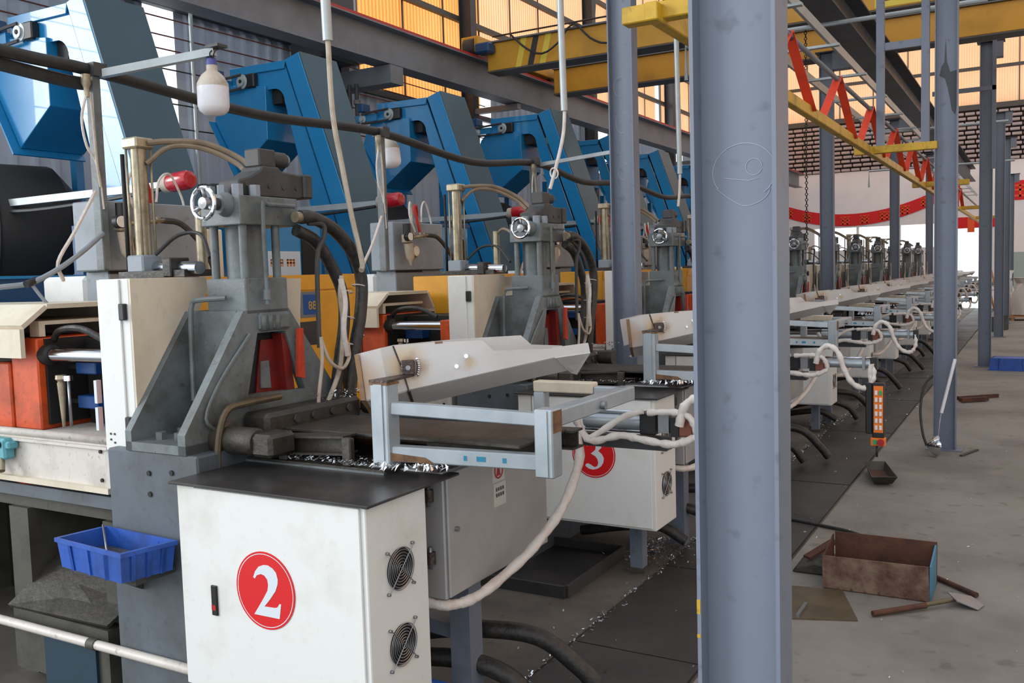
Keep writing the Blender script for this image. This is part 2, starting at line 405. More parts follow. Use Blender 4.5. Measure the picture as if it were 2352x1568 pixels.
# wall columns with braces
for i, yc in enumerate((3.8, 9.3, 12.45, 17.0, 21.6, 27.0)):
    c = structure_root('trim_%d' % (i+1), (WX+0.22, yc, 0))
    MB().hbeam([(WX+0.22, yc, 0), (WX+0.22, yc, 9.5)], 0.22, 0.16, 0.012, 0.01, (1, 0, 0)).build('wall_column', 'beam_dark', c)
    if i > 1: MB().bar((WX+0.15, yc+0.02, 4.9), (WX+0.15, yc+0.55, 7.6), 0.06, 0.06).build('brace', 'girt', c)
    if i < 2: MB().box(WX+0.3, -6.86, yc-0.13, yc+0.13, 3.92, 4.14).build('corbel', 'beam_steel', c)
    else: MB().box(WX+0.3, -6.9, yc-0.05, yc+0.05, 4.06, 4.14).build('corbel', 'beam_steel', c)
    if i == 1:
        MB().box(WX+0.12, WX+0.6, yc-0.75, yc-0.12, 4.2, 5.6).build('column_casing', 'beam_dark', c)
        for dx in (0.55, 0.66):
            MB().cyl((WX+dx, yc-0.2, 2.4), (WX+dx, yc-0.2, 3.95), 0.025).build('pipe', 'beam_dark', c)
        for zz in (3.0, 3.2, 3.5, 3.7):
            MB().cyl((WX+0.66, yc-0.2, zz), (WX+0.66, yc-0.2, zz+0.05), 0.045).build('pipe_collar', 'beam_steel', c)

wb = structure_root('wall_back')
FY = 32.5
MB().box(-11, -2.35, FY, FY+0.2, 1.75, 2.0).build('lower_wall', 'plaster', wb)
MB().box(-1.4, 8, FY, FY+0.2, 1.75, 2.0).build('lower_wall', 'plaster', wb)
MB().box(-11, -2.35, FY, FY+0.2, 0, 1.75).build('lower_wall', 'plaster', wb)
MB().box(-1.4, -0.62, FY, FY+0.2, 0, 1.75).build('lower_wall', 'plaster', wb)
MB().box(-0.62, 8, FY, FY+0.2, 0, 1.75).build('dado', 'dado_green', wb)
# window gap X -6.9..-2.6, Z 2.0..2.75
MB().box(-11, -6.6, FY, FY+0.2, 2.0, 2.75).build('lower_wall', 'plaster', wb)
MB().box(-2.6, -2.35, FY, FY+0.2, 2.0, 2.75).build('lower_wall', 'plaster', wb)
MB().box(-1.4, 8, FY, FY+0.2, 2.0, 2.75).build('lower_wall', 'plaster', wb)
MB().box(-2.35, -1.4, FY, FY+0.2, 2.55, 2.75).build('lintel', 'plaster', wb)
MB().box(-11, 8, FY, FY+0.2, 2.75, 4.6).build('upper_wall', 'plaster', wb)
MB().box(-11, 8, FY+0.12, FY+0.2, 4.6, 6.3).build('vent_backing', 'vent_dark', wb)
MB().box(-11, 8, FY-0.03, FY+0.05, 6.22, 6.38).build('girt', 'girt', wb)
brk = None
for r in range(11):
    for c in range(27):
        x = -8.05+c*0.31+(0.06 if r % 2 else 0); z = 4.66+r*0.145
        if brk is None:
            brk = MB().box(-0.135, 0.135, -0.06, 0.12, -0.043, 0.043).build('brick', 'vent_brick', wb, bevel=0.015)
            o = brk
        else:
            o = brk.copy(); COL.objects.link(o)
        o.location = (x, FY, z)
mbx = MB()
for r in range(11):
    for c in range(24):
        x = 0.32+c*0.31+(0.06 if r % 2 else 0); z = 4.66+r*0.145
        mbx.box(x-0.135, x+0.135, FY-0.06, FY+0.12, z-0.043, z+0.043)
o = mbx.build('brick_field', 'vent_brick', wb); o['kind'] = 'stuff'
x = -11; k = 0
while x < 8:
    for z0, z1 in ((6.38, 8.4), (8.4, 10.6)):
        ribbed(x+0.012, x+1.04, z0, z1, FY+0.002*(k % 2), 0.076, 0.018, axis='X', flat=0.4).build('translucent_sheet', 'orange_sheet_pale', wb)
    MB().box(x-0.014, x+0.014, FY-0.03, FY+0.02, 6.38, 10.6).build('seam_strip', 'girt', wb)
    x += 1.05; k += 1
for z in (7.47, 8.64, 9.8):
    MB().box(-11, 8, FY-0.10, FY-0.03, z-0.05, z+0.05).build('girt', 'girt', wb)
for xx, z0 in ((-5.2, 2.0), (-3.9, 2.0)):
    MB().box(xx-0.04, xx+0.04, FY+0.02, FY+0.1, 2.0, 2.75).build('mullion', 'plaster', wb)

wr = structure_root('wall_right')  # unseen wall, its orange sheets added for warm light on right-facing sides
MB().box(7, 7.15, -3, 19, 0, 4.2).build('lower_wall', 'plaster', wr)  # stops short so daylight brightens the far wall and machines
y = -3; k = 0
while y < 32.4:
    ribbed(y, y+2.98, 4.2, 9.8, 7.0, 0.15, 0.02, flat=0.4).build('translucent_sheet', 'orange_sheet_pale', wr)
    y += 3
for i, yc in enumerate((-3, 6, 15, 24, 33)):
    MB().box(6.8, 7.0, yc-0.1, yc+0.1, 0, 9.8).build('wall_column', 'beam_steel', wr)

# unseen roof sheets added to cut top light; wider far rooflights brighten the end
rf = structure_root('ceiling')
y = -3.0; k = 0
while y < 33:
    w = 1.2 if k % 2 == 0 else (1.2 if y < 14 else 2.4)
    MB().box(-8, 7.1, y, y+w-0.01, 9.9, 9.93).build('roof_sheet', 'wall_steel', rf) if k % 2 == 0 else MB().add([(-8, y, 9.9), (7.1, y, 9.9), (7.1, y+w-0.01, 9.9), (-8, y+w-0.01, 9.9)], [(0, 1, 2, 3)]).build('rooflight', 'rooflight', rf)
    y += w; k += 1
# ------------------------------------------------------------ steel columns in the hall
def hall_column(x0, x1, yc, top, label, name='steel_column', cap=False):
    xc = (x0+x1)/2
    t = thing(name, (xc, yc, 0), label, 'column', 'grey H-section hall columns')
    MB().hbeam([(xc, yc, 0.012), (xc, yc, top)], x1-x0, 0.10, 0.008, 0.007, (1, 0, 0)).build('shaft', 'column_paint', t, bevel=0.0)
    MB().box(x0-0.05, x1+0.05, yc-0.1, yc+0.1, 0, 0.012).build('base_plate', 'column_paint', t)
    if cap:
        MB().box(x1, x1+(0.30 if x0 < -2 else 0.12), yc-0.08, yc+0.08, top-0.22, top).build('cap_bracket', 'column_paint', t)
        MB().box(x0-0.04, x1+(0.30 if x0 < -2 else 0.14), yc-0.10, yc+0.10, top, top+0.015).build('cap_plate', 'beam_dark', t)
    return t
colA = hall_column(-0.590, -0.424, 1.80, 5.2, 'large grey steel column in the foreground with a chalk circle drawn on it')
yf = 1.80-0.0036
# chalk drawing on the web (small raised strokes)
def chalk(cx, cz, pts, r=0.0007):
    return [(cx+a, yf-0.0008, cz+b) for a, b in pts]
cz = 1.735; cx = -0.498
ring = [(0.062*math.cos(t)*1.0, 0.055*math.sin(t)) for t in [math.radians(a) for a in range(-50, 215, 12)]]
MB().tube(chalk(cx, cz, ring), 0.0006, 5).build('chalk_mark', 'chalk', colA)
MB().tube(chalk(cx+0.02, cz+0.008, [(0.016*math.cos(math.radians(a)), 0.016*math.sin(math.radians(a))) for a in range(0, 345, 20)]), 0.0005, 5).build('chalk_mark', 'chalk', colA)
MB().tube(chalk(cx, cz-0.012, [(-0.04, 0.002), (-0.015, -0.002), (0.01, -0.006), (0.03, -0.002)]), 0.0005, 5).build('chalk_mark', 'chalk', colA)
MB().tube(chalk(cx, cz, [(-0.055, -0.03), (-0.03, -0.05), (0.0, -0.066), (0.03, -0.06), (0.048, -0.045), (0.05, -0.03)]), 0.0005, 5, n=4).build('chalk_mark', 'chalk', colA)
for zz, h in ((0.85, 0.03), (0.80, 0.008)):
    MB().box(-0.5905, -0.5835, 1.7493, 1.7503, zz, zz+h).build('paint_tick', 'rail_yellow', colA)
colC = hall_column(-0.721, -0.553, 8.22, 6.5, 'grey steel column with a dark paint smear and white tube leaning on it')
MB().poly([(-0.675, 3.10), (-0.655, 3.13), (-0.645, 3.32), (-0.636, 3.14), (-0.612, 3.05), (-0.562, 3.06), (-0.5605, 2.80), (-0.575, 2.71), (-0.60, 2.75), (-0.615, 2.85), (-0.63, 2.93), (-0.65, 3.0), (-0.69, 3.03)], 'Y', 8.2150, 8.2162).build('paint_smear', 'paint_patch', colC)
names = ['grey steel column beyond the smeared one, beside the blue crate', 'third grey column from the camera along the aisle edge', 'fourth grey column along the aisle edge', 'farthest grey column along the aisle edge near the white sacks']
for i, yy in enumerate((14.85, 20.6, 25.0, 29.5)):
    hall_column(-0.72, -0.55, yy, (4.6, 4.4, 4.4, 3.9)[i], names[i], cap=True)
names = ['grey column rising behind the second chute, chalk scribbles on its web', 'grey column with capped top standing beside the hanging chain', 'grey column between the far presses under the red banner', 'farthest grey column of the inner row by the bright window']
for i, yy in enumerate((5.68, 12.45, 19.0, 25.6)):
    c = hall_column(-2.45, -2.28, yy, 4.24 if i else 5.2, names[i], cap=bool(i))
    if i == 0:
        yw = yy-0.0044
        for (xx, zz, rr) in ((-2.385, 2.75, 0.045), (-2.37, 2.52, 0.05), (-2.37, 2.20, 0.04)):
            MB().tube([(xx+rr*math.cos(math.radians(a)), yw, zz+1.4*rr*math.sin(math.radians(a))) for a in range(20, 300, 15)], 0.001, 5).build('chalk_mark', 'chalk', c)

# ------------------------------------------------------------ runway beams, crane
t = thing('crane_runway_beam', (-7, 0, 4.15), 'long dark steel runway beam along the left wall with red conductor strip', 'beam')
MB().hbeam([(-7, -2, 4.375), (-7, 32, 4.375)], 0.45, 0.26, 0.016, 0.012, (0, 0, 1)).build('beam', 'beam_steel', t)
MB().box(-7.04, -6.96, -2, 32, 4.60, 4.65).build('crane_rail', 'beam_dark', t)
MB().box(-6.9, -6.87, -2, 32, 4.60, 4.63).build('conductor_strip', 'conductor_red', t)
t = thing('crane_runway_beam', (-1.81, 0, 3.96), 'dark steel runway beam overhead on the inner column row', 'beam')
MB().hbeam([(-1.81, 3.5, 4.16), (-1.81, 32, 4.16)], 0.40, 0.32, 0.02, 0.014, (0, 0, 1)).build('beam', 'beam_dark', t)
MB().box(-1.99, -1.96, 3.5, 32, 3.935, 3.955).build('conduit', 'conduit', t)
t = thing('overhead_crane', (-2, 12.3, 4.6), 'yellow double girder overhead crane spanning the hall', 'crane')
for yy, nm in ((11.3, 'front_girder'), (13.35, 'rear_girder')):
    MB().box(-6.75, 6.5, yy, yy+0.30, 4.40, 4.78).build(nm, 'crane_yellow', t, bevel=0.01)
    MB().box(-6.75, 6.5, yy-0.015, yy+0.315, 4.382, 4.40).build('bottom_flange', 'girt', t)
    MB().box(-6.75, 6.5, yy-0.05, yy+0.35, 4.78, 4.80).build('top_flange', 'beam_steel', t)
MB().box(-7.12, -6.84, 11.2, 13.95, 4.68, 4.90).build('end_carriage', 'crane_yellow', t, bevel=0.01)
for yy in (11.25, 13.6):
    MB().cyl((-7.06, yy, 4.76), (-6.9, yy, 4.76), 0.12, seg=20).build('wheel', 'beam_dark', t)
MB().box(-6.83, -6.6, 11.08, 11.28, 4.62, 4.76).build('drive_motor', 'deep_blue', t, bevel=0.02)
for i in range(3):
    x0 = -6.30+i*0.19
    MB().poly([(x0, 4.40), (x0+0.09, 4.40), (x0+0.19, 4.78), (x0+0.10, 4.78)], 'Y', 11.297, 11.299).build('hazard_stripe', 'sign_yellow' if i % 2 == 0 else 'ink_dark', t)
MB().tube([(-6.6, 11.2, 4.84), (6.5, 11.2, 4.84)], 0.012, 6).build('festoon_rail', 'beam_dark', t)
pts = []
for i in range(14):
    x0 = -6.3+i*0.95
    pts += [(x0, 11.19, 4.82), (x0+0.24, 11.19, 4.60), (x0+0.475, 11.19, 4.50), (x0+0.71, 11.19, 4.60)]
MB().tube(pts, 0.014, 6, n=3).build('festoon_cable', 'cable_black', t)
MB().box(-1.62, -1.10, 11.294, 11.298, 4.42, 4.66).build('capacity_plate', 'sign_yellow', t)
def text(body, loc, size, material, parent, rot, name='lettering', ext=0.0008, align='CENTER'):
    cu = bpy.data.curves.new(name, 'FONT'); cu.body = body; cu.size = size; cu.extrude = ext; cu.align_x = align
    ob = bpy.data.objects.new(name, cu); COL.objects.link(ob)
    dg = bpy.context.evaluated_depsgraph_get(); me = bpy.data.meshes.new_from_object(ob.evaluated_get(dg))
    bpy.data.objects.remove(ob)
    ob = bpy.data.objects.new(name, me); COL.objects.link(ob); me.materials.clear(); me.materials.append(M[material])
    ob.parent = parent; ob.location = Vector(loc)-ORG[parent.name]; ob.rotation_euler = rot
    return ob
text('2.8t', (-1.36, 11.293, 4.485), 0.22, 'ink_dark', t, (math.pi/2, 0, 0))
# yellow hanging rail with arms, slings and tube
t = thing('conveyor_rail', (-1.2, 8, 2.46), 'long yellow overhead rail running along the aisle', 'rail')
MB().box(-1.225, -1.175, 3.15, 26, 2.435, 2.50).build('rail', 'rail_yellow', t, bevel=0.004)
MB().box(-0.98, -0.93, 3.2, 3.26, 2.45, 5.2).build('hanger_post', 'column_paint', t)
for yy, x0 in ((3.24, -1.335), (8.2, -1.335), (12.3, -1.33), (18.4, -1.3), (23.0, -1.3)):
    x1 = -0.70 if yy > 4 else -0.90
    MB().box(x0, x1, yy-0.035, yy+0.03, 2.45, 2.512).build('cross_arm', 'rail_yellow', t, bevel=0.004)
t = thing('hanger_frame', (-0.95, 8.2, 2.46), 'grey ladder-shaped hanger frame beside the smeared column', 'frame')
for xx in (-1.13, -0.79):
    MB().box(xx-0.03, xx+0.03, 8.17, 8.23, 2.512, 5.2).build('upright', 'column_paint', t)
for zz in (3.31, 4.2):
    MB().box(-1.1, -0.82, 8.18, 8.22, zz-0.03, zz+0.03).build('rung', 'column_paint', t)
t = thing('hanger_frame', (-0.6, 14.5, 4.0), 'grey pipe bracket frame on the column behind the smeared one', 'frame')
MB().box(-0.55, -0.5, 14.4, 14.45, 2.8, 4.62).build('upright', 'column_paint', t)
for zz in (4.6, 3.9):
    MB().box(-1.3, -0.5, 14.4, 14.44, zz-0.03, zz+0.03).build('rung', 'column_paint', t)
t = thing('steel_pipe', (-1.2, 8, 2.8), 'dark tube with knotted slings above the yellow rail', 'pipe')
MB().tube([(-1.2, 2.6, 2.82), (-1.2, 26, 2.78)], 0.016, 8).build('tube', 'beam_steel', t)
for i in range(11):
    yy = 3.8+i*1.46
    MB().cyl((-1.2, yy-0.03, 2.815), (-1.2, yy+0.03, 2.815), 0.024).build('collar', 'beam_dark', t)
for i in range(11):
    yy = 3.8+i*1.46
    t = thing('lifting_sling', (-1.2, yy, 2.46), 'orange webbing sling looped over the tube, %s from the camera' % ORD[i], 'sling', 'orange slings on the yellow rail')
    for sgn in (-1, 1):
        a = Vector((-1.2, yy, 2.835)); b = Vector((-1.2+0.02*sgn, yy+sgn*0.5, 2.47))
        d = (b-a).normalized(); w = Vector((0.028, 0, 0))
        MB().plate([a-w, a+w, b+w, b-w], 0.006).build('strap', 'strap_orange', t)
# cable tray
t = thing('cable_tray', (-1.75, 12, 3.4), 'galvanised ladder cable tray under the inner runway beam', 'cable tray')
for xx in (-1.52, -2.0):
    MB().box(xx-0.012, xx+0.012, 4.6, 30, 3.38, 3.46).build('side_rail', 'conduit', t)
for i in range(18):
    MB().box(-2.0, -1.44, 5.3+i*1.4, 5.36+i*1.4, 3.36, 3.38).build('cross_bar', 'conduit', t)
# horizontal pipes high up across the hall
for i, (yy, zz) in enumerate(((9.4, 3.86), (16.5, 3.7), (21.5, 3.55))):
    o = MB().tube([(-3.2, yy, zz-0.35), (-3.2, yy, zz), (-0.4, yy, zz)], 0.022, 8).build('air_pipe', 'conduit', None, org=(-1.8, yy, zz))
    tag(o, 'thin grey air pipe crossing under the roof, %s from the camera' % ORD[i], 'pipe', 'cross pipes')
# hoist chain
t = thing('hoist_chain', (-2.415, 11.45, 1.75), 'black link chain hanging beside the capped column', 'chain')
mb = MB(); z = 4.37; k = 0
while z > 1.75:
    if k % 2: mb.torus((-2.415, 11.45, z), (1, 0, 0), 0.015, 0.005, 10, 4)
    else: mb.torus((-2.415, 11.45, z), (0, 1, 0), 0.015, 0.005, 10, 4)
    z -= 0.034; k += 1
o = mb.build('links', 'cable_black', t); o['kind'] = 'stuff'
# banner on the far wall
t = thing('banner', (-4.5, 32.3, 3), 'long red cloth banner with gold characters sagging on the far wall', 'banner')
def bz(x):
    u = (x+8.0)/5.6
    return 2.80+1.10*(2*(u-0.46))**2*0.62
pts = [-8.0+i*0.28 for i in range(22)]
mb = MB()
for a, b in zip(pts[:-1], pts[1:]):
    mb.plate([(a, 32.475, bz(a)), (b, 32.475, bz(b)), (b, 32.475, bz(b)+0.4), (a, 32.475, bz(a)+0.4)], 0.01)
mb.build('cloth', 'banner_red', t)
for i in range(8):
    x0 = -7.6+i*0.62
    mb = MB()
    for dx, dz, w, h in ((0, 0.06, 0.3, 0.04), (0, 0.17, 0.3, 0.04), (0, 0.28, 0.3, 0.04), (0.05, 0.06, 0.05, 0.24), (0.2, 0.06, 0.05, 0.24)):
        mb.box(x0+dx, x0+dx+w, 32.458, 32.464, bz(x0+0.15)+dz, bz(x0+0.15)+dz+h)
    mb.build('character', 'banner_gold', t)
t = thing('banner', (0, 32.2, 3.4), 'red banner with gold characters right of the farthest column', 'banner')
MB().box(-0.7, 2.4, 32.485, 32.499, 3.35, 3.95).build('cloth', 'banner_red', t)
for i in range(5):
    x0 = -0.6+i*0.55; mb = MB()
    for dx, dz, w, h in ((0, 0.1, 0.3, 0.06), (0, 0.28, 0.3, 0.06), (0.12, 0.1, 0.06, 0.36), (0, 0.42, 0.3, 0.05)):
        mb.box(x0+dx, x0+dx+w, 32.476, 32.484, 3.35+dz, 3.35+dz+h)
    mb.build('character', 'banner_gold', t)
t = thing('banner', (-1.6, 32.2, 3.0), 'short red banner piece hanging between the aisle columns', 'banner')
MB().box(-2.2, -1.0, 32.485, 32.499, 2.56, 2.9).build('cloth', 'banner_red', t)
MB().box(-1.9, -1.7, 32.478, 32.484, 2.42, 2.9).build('character', 'banner_gold', t)
o = MB().cyl((-7.85, 7.0, 0.5), (-7.85, 7.0, 6), 0.022).build('wall_conduit', 'conduit', None, org=(-7.85, 7.0, 0.5))
tag(o, 'thin upright conduit on the grey wall behind the largest bulb', 'conduit')
# red wires along the left wall
for i, zz in enumerate((4.32, 4.14, 4.0, 3.8, 3.45, 3.2)):
    o = MB().tube([(-7.88, -2, zz+0.05), (-7.88, 2, zz), (-7.88, 5.5, zz-0.03), (-7.86, 9.3, zz), (-7.84, 13, zz-0.04)], 0.008, 5, n=4).build('wall_wire', 'wire_red' if i < 3 else 'cable_black', None, org=(-7.88, 5, zz))
    tag(o, '%s thin wire strung along the left wall, %s from the top' % ('reddish' if i < 3 else 'dark', ORD[i] if i else 'first'), 'wire', 'wires on the left wall')
# ------------------------------------------------------------ one machine station (built once, then copied along the row)
def make_press():
    t = thing('die_casting_press', (-2.5, 2.37, 0), 'x', 'press', 'grey die casting presses in the row')
    b = MB().box(-2.74, -2.30, 1.98, 2.76, 0.045, 1.0).build('base_column', 'base_grey', t, bevel=0.006)
    for x, z in ((-2.53, 0.93), (-2.42, 0.94), (-2.53, 0.86)):
        MB().cyl((x, 1.975, z), (x, 1.982, z), 0.009, seg=10).build('bolt_hole', 'dark_void', b)
    # front A plate with opening, gussets
    P = MB()
    outer = [(1.98, 1.0), (1.98, 1.065), (2.255, 1.45), (2.475, 1.45), (2.765, 1.06), (2.765, 1.0)]
    for q in ([(1.98, 1.0), (1.98, 1.065), (2.255, 1.45), (2.315, 1.37), (2.258, 1.16), (2.258, 1.0)],
              [(2.255, 1.45), (2.475, 1.45), (2.45, 1.37), (2.315, 1.37)],
              [(2.475, 1.45), (2.765, 1.06), (2.765, 1.0), (2.54, 1.0), (2.54, 1.15), (2.45, 1.37)],
              [(2.258, 1.0), (2.258, 1.16), (2.54, 1.15), (2.54, 1.0)]):
        P.poly(q, 'X', -2.385, -2.35)
    P.build('front_gusset', 'machine_grey', t)
    MB().poly(outer, 'X', -2.64, -2.61).build('rear_gusset', 'machine_grey', t)
    MB().box(-2.615, -2.38, 2.25, 2.275, 1.0, 1.45).build('web_plate', 'machine_grey', t)
    MB().box(-2.615, -2.38, 2.46, 2.485, 1.0, 1.45).build('web_plate', 'machine_grey', t)
    MB().box(-2.64, -2.35, 1.98, 2.25, 1.0, 1.03).build('foot_plate', 'machine_grey', t)
    for x, y in ((-2.55, 2.05), (-2.47, 2.06), (-2.55, 2.14)):
        MB().cyl((x, y, 1.03), (x, y, 1.055), 0.018, seg=6, smooth=False).build('foot_bolt', 'machine_grey', t)
    MB().box(-2.615, -2.41, 2.275, 2.46, 1.15, 1.40).build('opening_shade', 'dark_void', t)  # near-black fill; shade of the opening put into its colour
    MB().poly([(2.34, 1.12), (2.47, 1.12), (2.455, 1.34), (2.38, 1.34)], 'X', -2.409, -2.402).build('red_plate', 'red_paint', t)
    MB().poly([(2.365, 1.17), (2.415, 1.165), (2.41, 1.265), (2.37, 1.265)], 'X', -2.402, -2.396).build('slot_plate', 'machine_grey', t)
    MB().poly([(2.46, 1.12), (2.50, 1.12), (2.475, 1.36), (2.44, 1.36)], 'X', -2.405, -2.36).build('red_bar', 'red_paint', t)
    lv = MB().plate([(-2.335, 2.478, 1.20), (-2.335, 2.515, 1.19), (-2.335, 2.517, 1.375), (-2.335, 2.492, 1.375)], -0.012).build('lever', 'red_lever', t)
    MB().cyl((-2.34, 2.50, 1.33), (-2.328, 2.50, 1.33), 0.011, seg=10).build('pivot', 'steel', lv)
    # head block, cylinder, guide rods, crosshead
    MB().box(-2.54, -2.35, 2.27, 2.475, 1.435, 1.562).build('head_block', 'machine_grey', t, bevel=0.004)
    MB().box(-2.50, -2.335, 2.32, 2.47, 1.375, 1.44).build('head_lip', 'machine_grey', t, bevel=0.01)
    for yy in (2.335, 2.365, 2.40):
        MB().cyl((-2.338, yy, 1.38), (-2.338, yy, 1.43), 0.012, seg=8).build('lip_bolt', 'machine_grey', t)
    MB().cyl((-2.445, 2.37, 1.56), (-2.445, 2.37, 1.75), 0.066, seg=24).build('ram_cylinder', 'machine_grey', t)
    for x, y in ((-2.515, 2.295), (-2.375, 2.295), (-2.375, 2.45), (-2.515, 2.45)):
        MB().cyl((x, y, 1.56), (x, y, 1.75), 0.015, seg=12).build('guide_rod', 'machine_grey', t)
    MB().box(-2.54, -2.35, 2.262, 2.545, 1.745, 1.845).build('crosshead', 'machine_grey', t, bevel=0.003)
    for x, y in ((-2.515, 2.285), (-2.45, 2.285), (-2.385, 2.29), (-2.375, 2.36), (-2.515, 2.40)):
        MB().cyl((x, y, 1.845), (x, y, 1.885), 0.020, seg=6, smooth=False).build('hex_nut', 'tank_grey', t)
    # valve manifold
    mf = MB().poly([(2.315, 1.848), (2.315, 1.905), (2.37, 1.918), (2.42, 1.945), (2.43, 1.962), (2.515, 1.962), (2.525, 1.948), (2.60, 1.943), (2.66, 1.938), (2.66, 1.862), (2.60, 1.85)], 'X', -2.505, -2.40).build('valve_manifold', 'machine_dark', t, bevel=0.006)
    MB().box(-2.49, -2.415, 2.43, 2.515, 1.96, 2.025).build('pilot_valve', 'machine_dark', mf, bevel=0.005)
    MB().cyl((-2.45, 2.51, 1.995), (-2.45, 2.585, 1.995), 0.030, seg=16).build('solenoid', 'machine_dark', mf)
    MB().cyl((-2.45, 2.585, 1.995), (-2.45, 2.60, 1.995), 0.024, seg=16).build('solenoid_cap', 'steel', mf)
    MB().box(-2.515, -2.39, 2.63, 2.68, 1.855, 1.945).build('end_cap', 'machine_dark', mf, bevel=0.006)
    MB().cyl((-2.45, 2.68, 1.90), (-2.45, 2.71, 1.90), 0.016, seg=12).build('adjuster_screw', 'machine_dark', mf)
    for yy in (2.35, 2.40, 2.46, 2.53, 2.6):
        MB().cyl((-2.402, yy, 1.89), (-2.396, yy, 1.89), 0.009, seg=8).build('cap_screw', 'machine_dark', mf)
    # handwheel
    hw = MB().torus((-2.415, 2.165, 1.815), (0, 1, 0), 0.052, 0.0075, 32, 8).build('handwheel', 'chrome', t)
    mb = MB()
    for a in (90, 210, 330):
        r = math.radians(a)
        mb.tube([(-2.415+0.014*math.cos(r), 2.175, 1.815+0.014*math.sin(r)), (-2.415+0.050*math.cos(r), 2.165, 1.815+0.050*math.sin(r))], 0.0075, 8)
    mb.build('spokes', 'steel', hw)
    MB().lathe([(0.004, -0.002), (0.020, 0), (0.021, 0.02), (0.016, 0.03)], (-2.415, 2.16, 1.815), (0, 1, 0)).build('hub', 'steel', hw)
    MB().cyl((-2.415, 2.185, 1.815), (-2.415, 2.265, 1.815), 0.021, seg=14).build('wheel_shaft', 'machine_dark', t)
    MB().lathe([(0.034, 0), (0.034, 0.02), (0.042, 0.03), (0.042, 0.04)], (-2.415, 2.225, 1.815), (0, 1, 0)).build('shaft_flange', 'machine_grey', t)
    # rigid pipes
    MB().tube([(-2.325, 2.50, 1.815), (-2.325, 2.37, 1.815), (-2.325, 2.345, 1.80), (-2.325, 2.345, 1.52), (-2.325, 2.345, 1.47)], 0.008, 8, n=3).build('oil_pipe', 'machine_grey', t)
    MB().cyl((-2.325, 2.345, 1.485), (-2.325, 2.345, 1.52), 0.014, seg=10).build('pipe_fitting', 'machine_grey', t)
    MB().tube([(-2.43, 2.255, 1.495), (-2.53, 2.22, 1.49), (-2.555, 2.215, 1.475), (-2.56, 2.21, 1.40), (-2.56, 2.205, 1.14)], 0.009, 8, n=3).build('oil_pipe', 'machine_grey', t)
    MB().tube([(-2.30, 2.54, 1.755), (-2.28, 2.60, 1.75), (-2.28, 2.60, 1.70), (-2.28, 2.56, 1.62), (-2.28, 2.55, 1.30)], 0.009, 8, n=4).build('oil_pipe', 'machine_dark', t)
    MB().tube([(-2.34, 2.27, 1.37), (-2.345, 2.13, 1.22), (-2.34, 2.06, 1.11), (-2.33, 2.10, 1.06)], 0.006, 6, n=4).build('grease_line', 'machine_grey', t)
    # white guard cabinet, near side
    g = MB().box(-2.80, -2.645, 2.03, 2.27, 0.975, 1.572).build('guard_cabinet', 'white_paint', t, bevel=0.003)
    MB().poly([(2.032, 0.98), (2.032, 1.571), (2.36, 1.571), (2.36, 1.52), (2.04, 0.98)], 'X', -2.645, -2.638).build('side_panel', 'cream_paint', g)  # cream tone puts the warm light of this side into the white guard
    MB().box(-2.80, -2.685, 2.022, 2.03, 0.98, 1.57).build('guard_door', 'white_paint', g, bevel=0.002)
    for z in (1.46, 1.075):
        MB().box(-2.682, -2.655, 2.012, 2.03, z-0.028, z+0.028).build('hinge', 'black_plastic', g, bevel=0.003)
    for x, z in ((-2.77, 1.04), (-2.75, 1.04), (-2.77, 1.02), (-2.75, 1.01)):
        MB().cyl((x, 2.019, z), (x, 2.024, z), 0.004, seg=6).build('screw', 'machine_dark', g)
    MB().poly([(2.50, 1.557), (2.86, 1.557), (2.83, 1.25), (2.60, 1.42), (2.50, 1.44)], 'X', -2.72, -2.64).build('far_guard', 'cream_paint', t)  # white guard too; warm side light put into its cream colour
    # injection table with rails
    MB().box(-2.30, -1.72, 2.19, 2.75, 0.93, 0.962).build('table_plate', 'greasy_iron', t)
    MB().box(-2.30, -1.72, 2.185, 2.20, 0.905, 0.955).build('table_apron', 'machine_grey', t)
    for (x0, x1) in ((-2.24, -1.895), (-1.72, -1.27)):
        MB().hbeam([(x0, 2.245 if x0 < -2 else 2.42, 1.003), (x1, 2.245 if x0 < -2 else 2.42, 1.022)], 0.062, 0.07, 0.007, 0.007, (0, 0, 1)).build('slide_rail', 'greasy_iron', t)
    for (x0, x1) in ((-2.24, -1.27),):
        MB().hbeam([(x0, 2.62, 1.003), (x1, 2.62, 1.015)], 0.062, 0.07, 0.007, 0.007, (0, 0, 1)).build('slide_rail', 'greasy_iron', t)
    for x in (-2.14, -1.87):
        MB().box(x-0.018, x+0.018, 2.19, 2.215, 0.962, 1.052).build('rail_clamp', 'greasy_iron', t, bevel=0.004)
    MB().box(-2.22, -1.30, 2.29, 2.60, 1.038, 1.05).build('slide_plate', 'greasy_iron', t, bevel=0.003)
    MB().lathe([(0.06, 0), (0.06, 0.03), (0.046, 0.035), (0.046, 0.16), (0.040, 0.17)], (-2.35, 2.13, 1.03), (1, 0, 0), 20).build('shot_cylinder', 'greasy_iron', t)
    MB().box(-2.19, -2.10, 2.10, 2.22, 0.985, 1.06).build('coupling_block', 'greasy_iron', t, bevel=0.012)
    nz = MB().box(-2.35, -2.23, 2.22, 2.72, 1.02, 1.105).build('nozzle_block', 'greasy_iron', t, bevel=0.015)
    for yy in (2.36, 2.45, 2.55, 2.64):
        MB().cyl((-2.232, yy, 1.07), (-2.222, yy, 1.07), 0.014, seg=8).build('cap_screw', 'machine_dark', nz)
    MB().cyl((-2.24, 2.76, 1.07), (-2.15, 2.76, 1.07), 0.042, seg=16).build('bearing', 'greasy_iron', t)
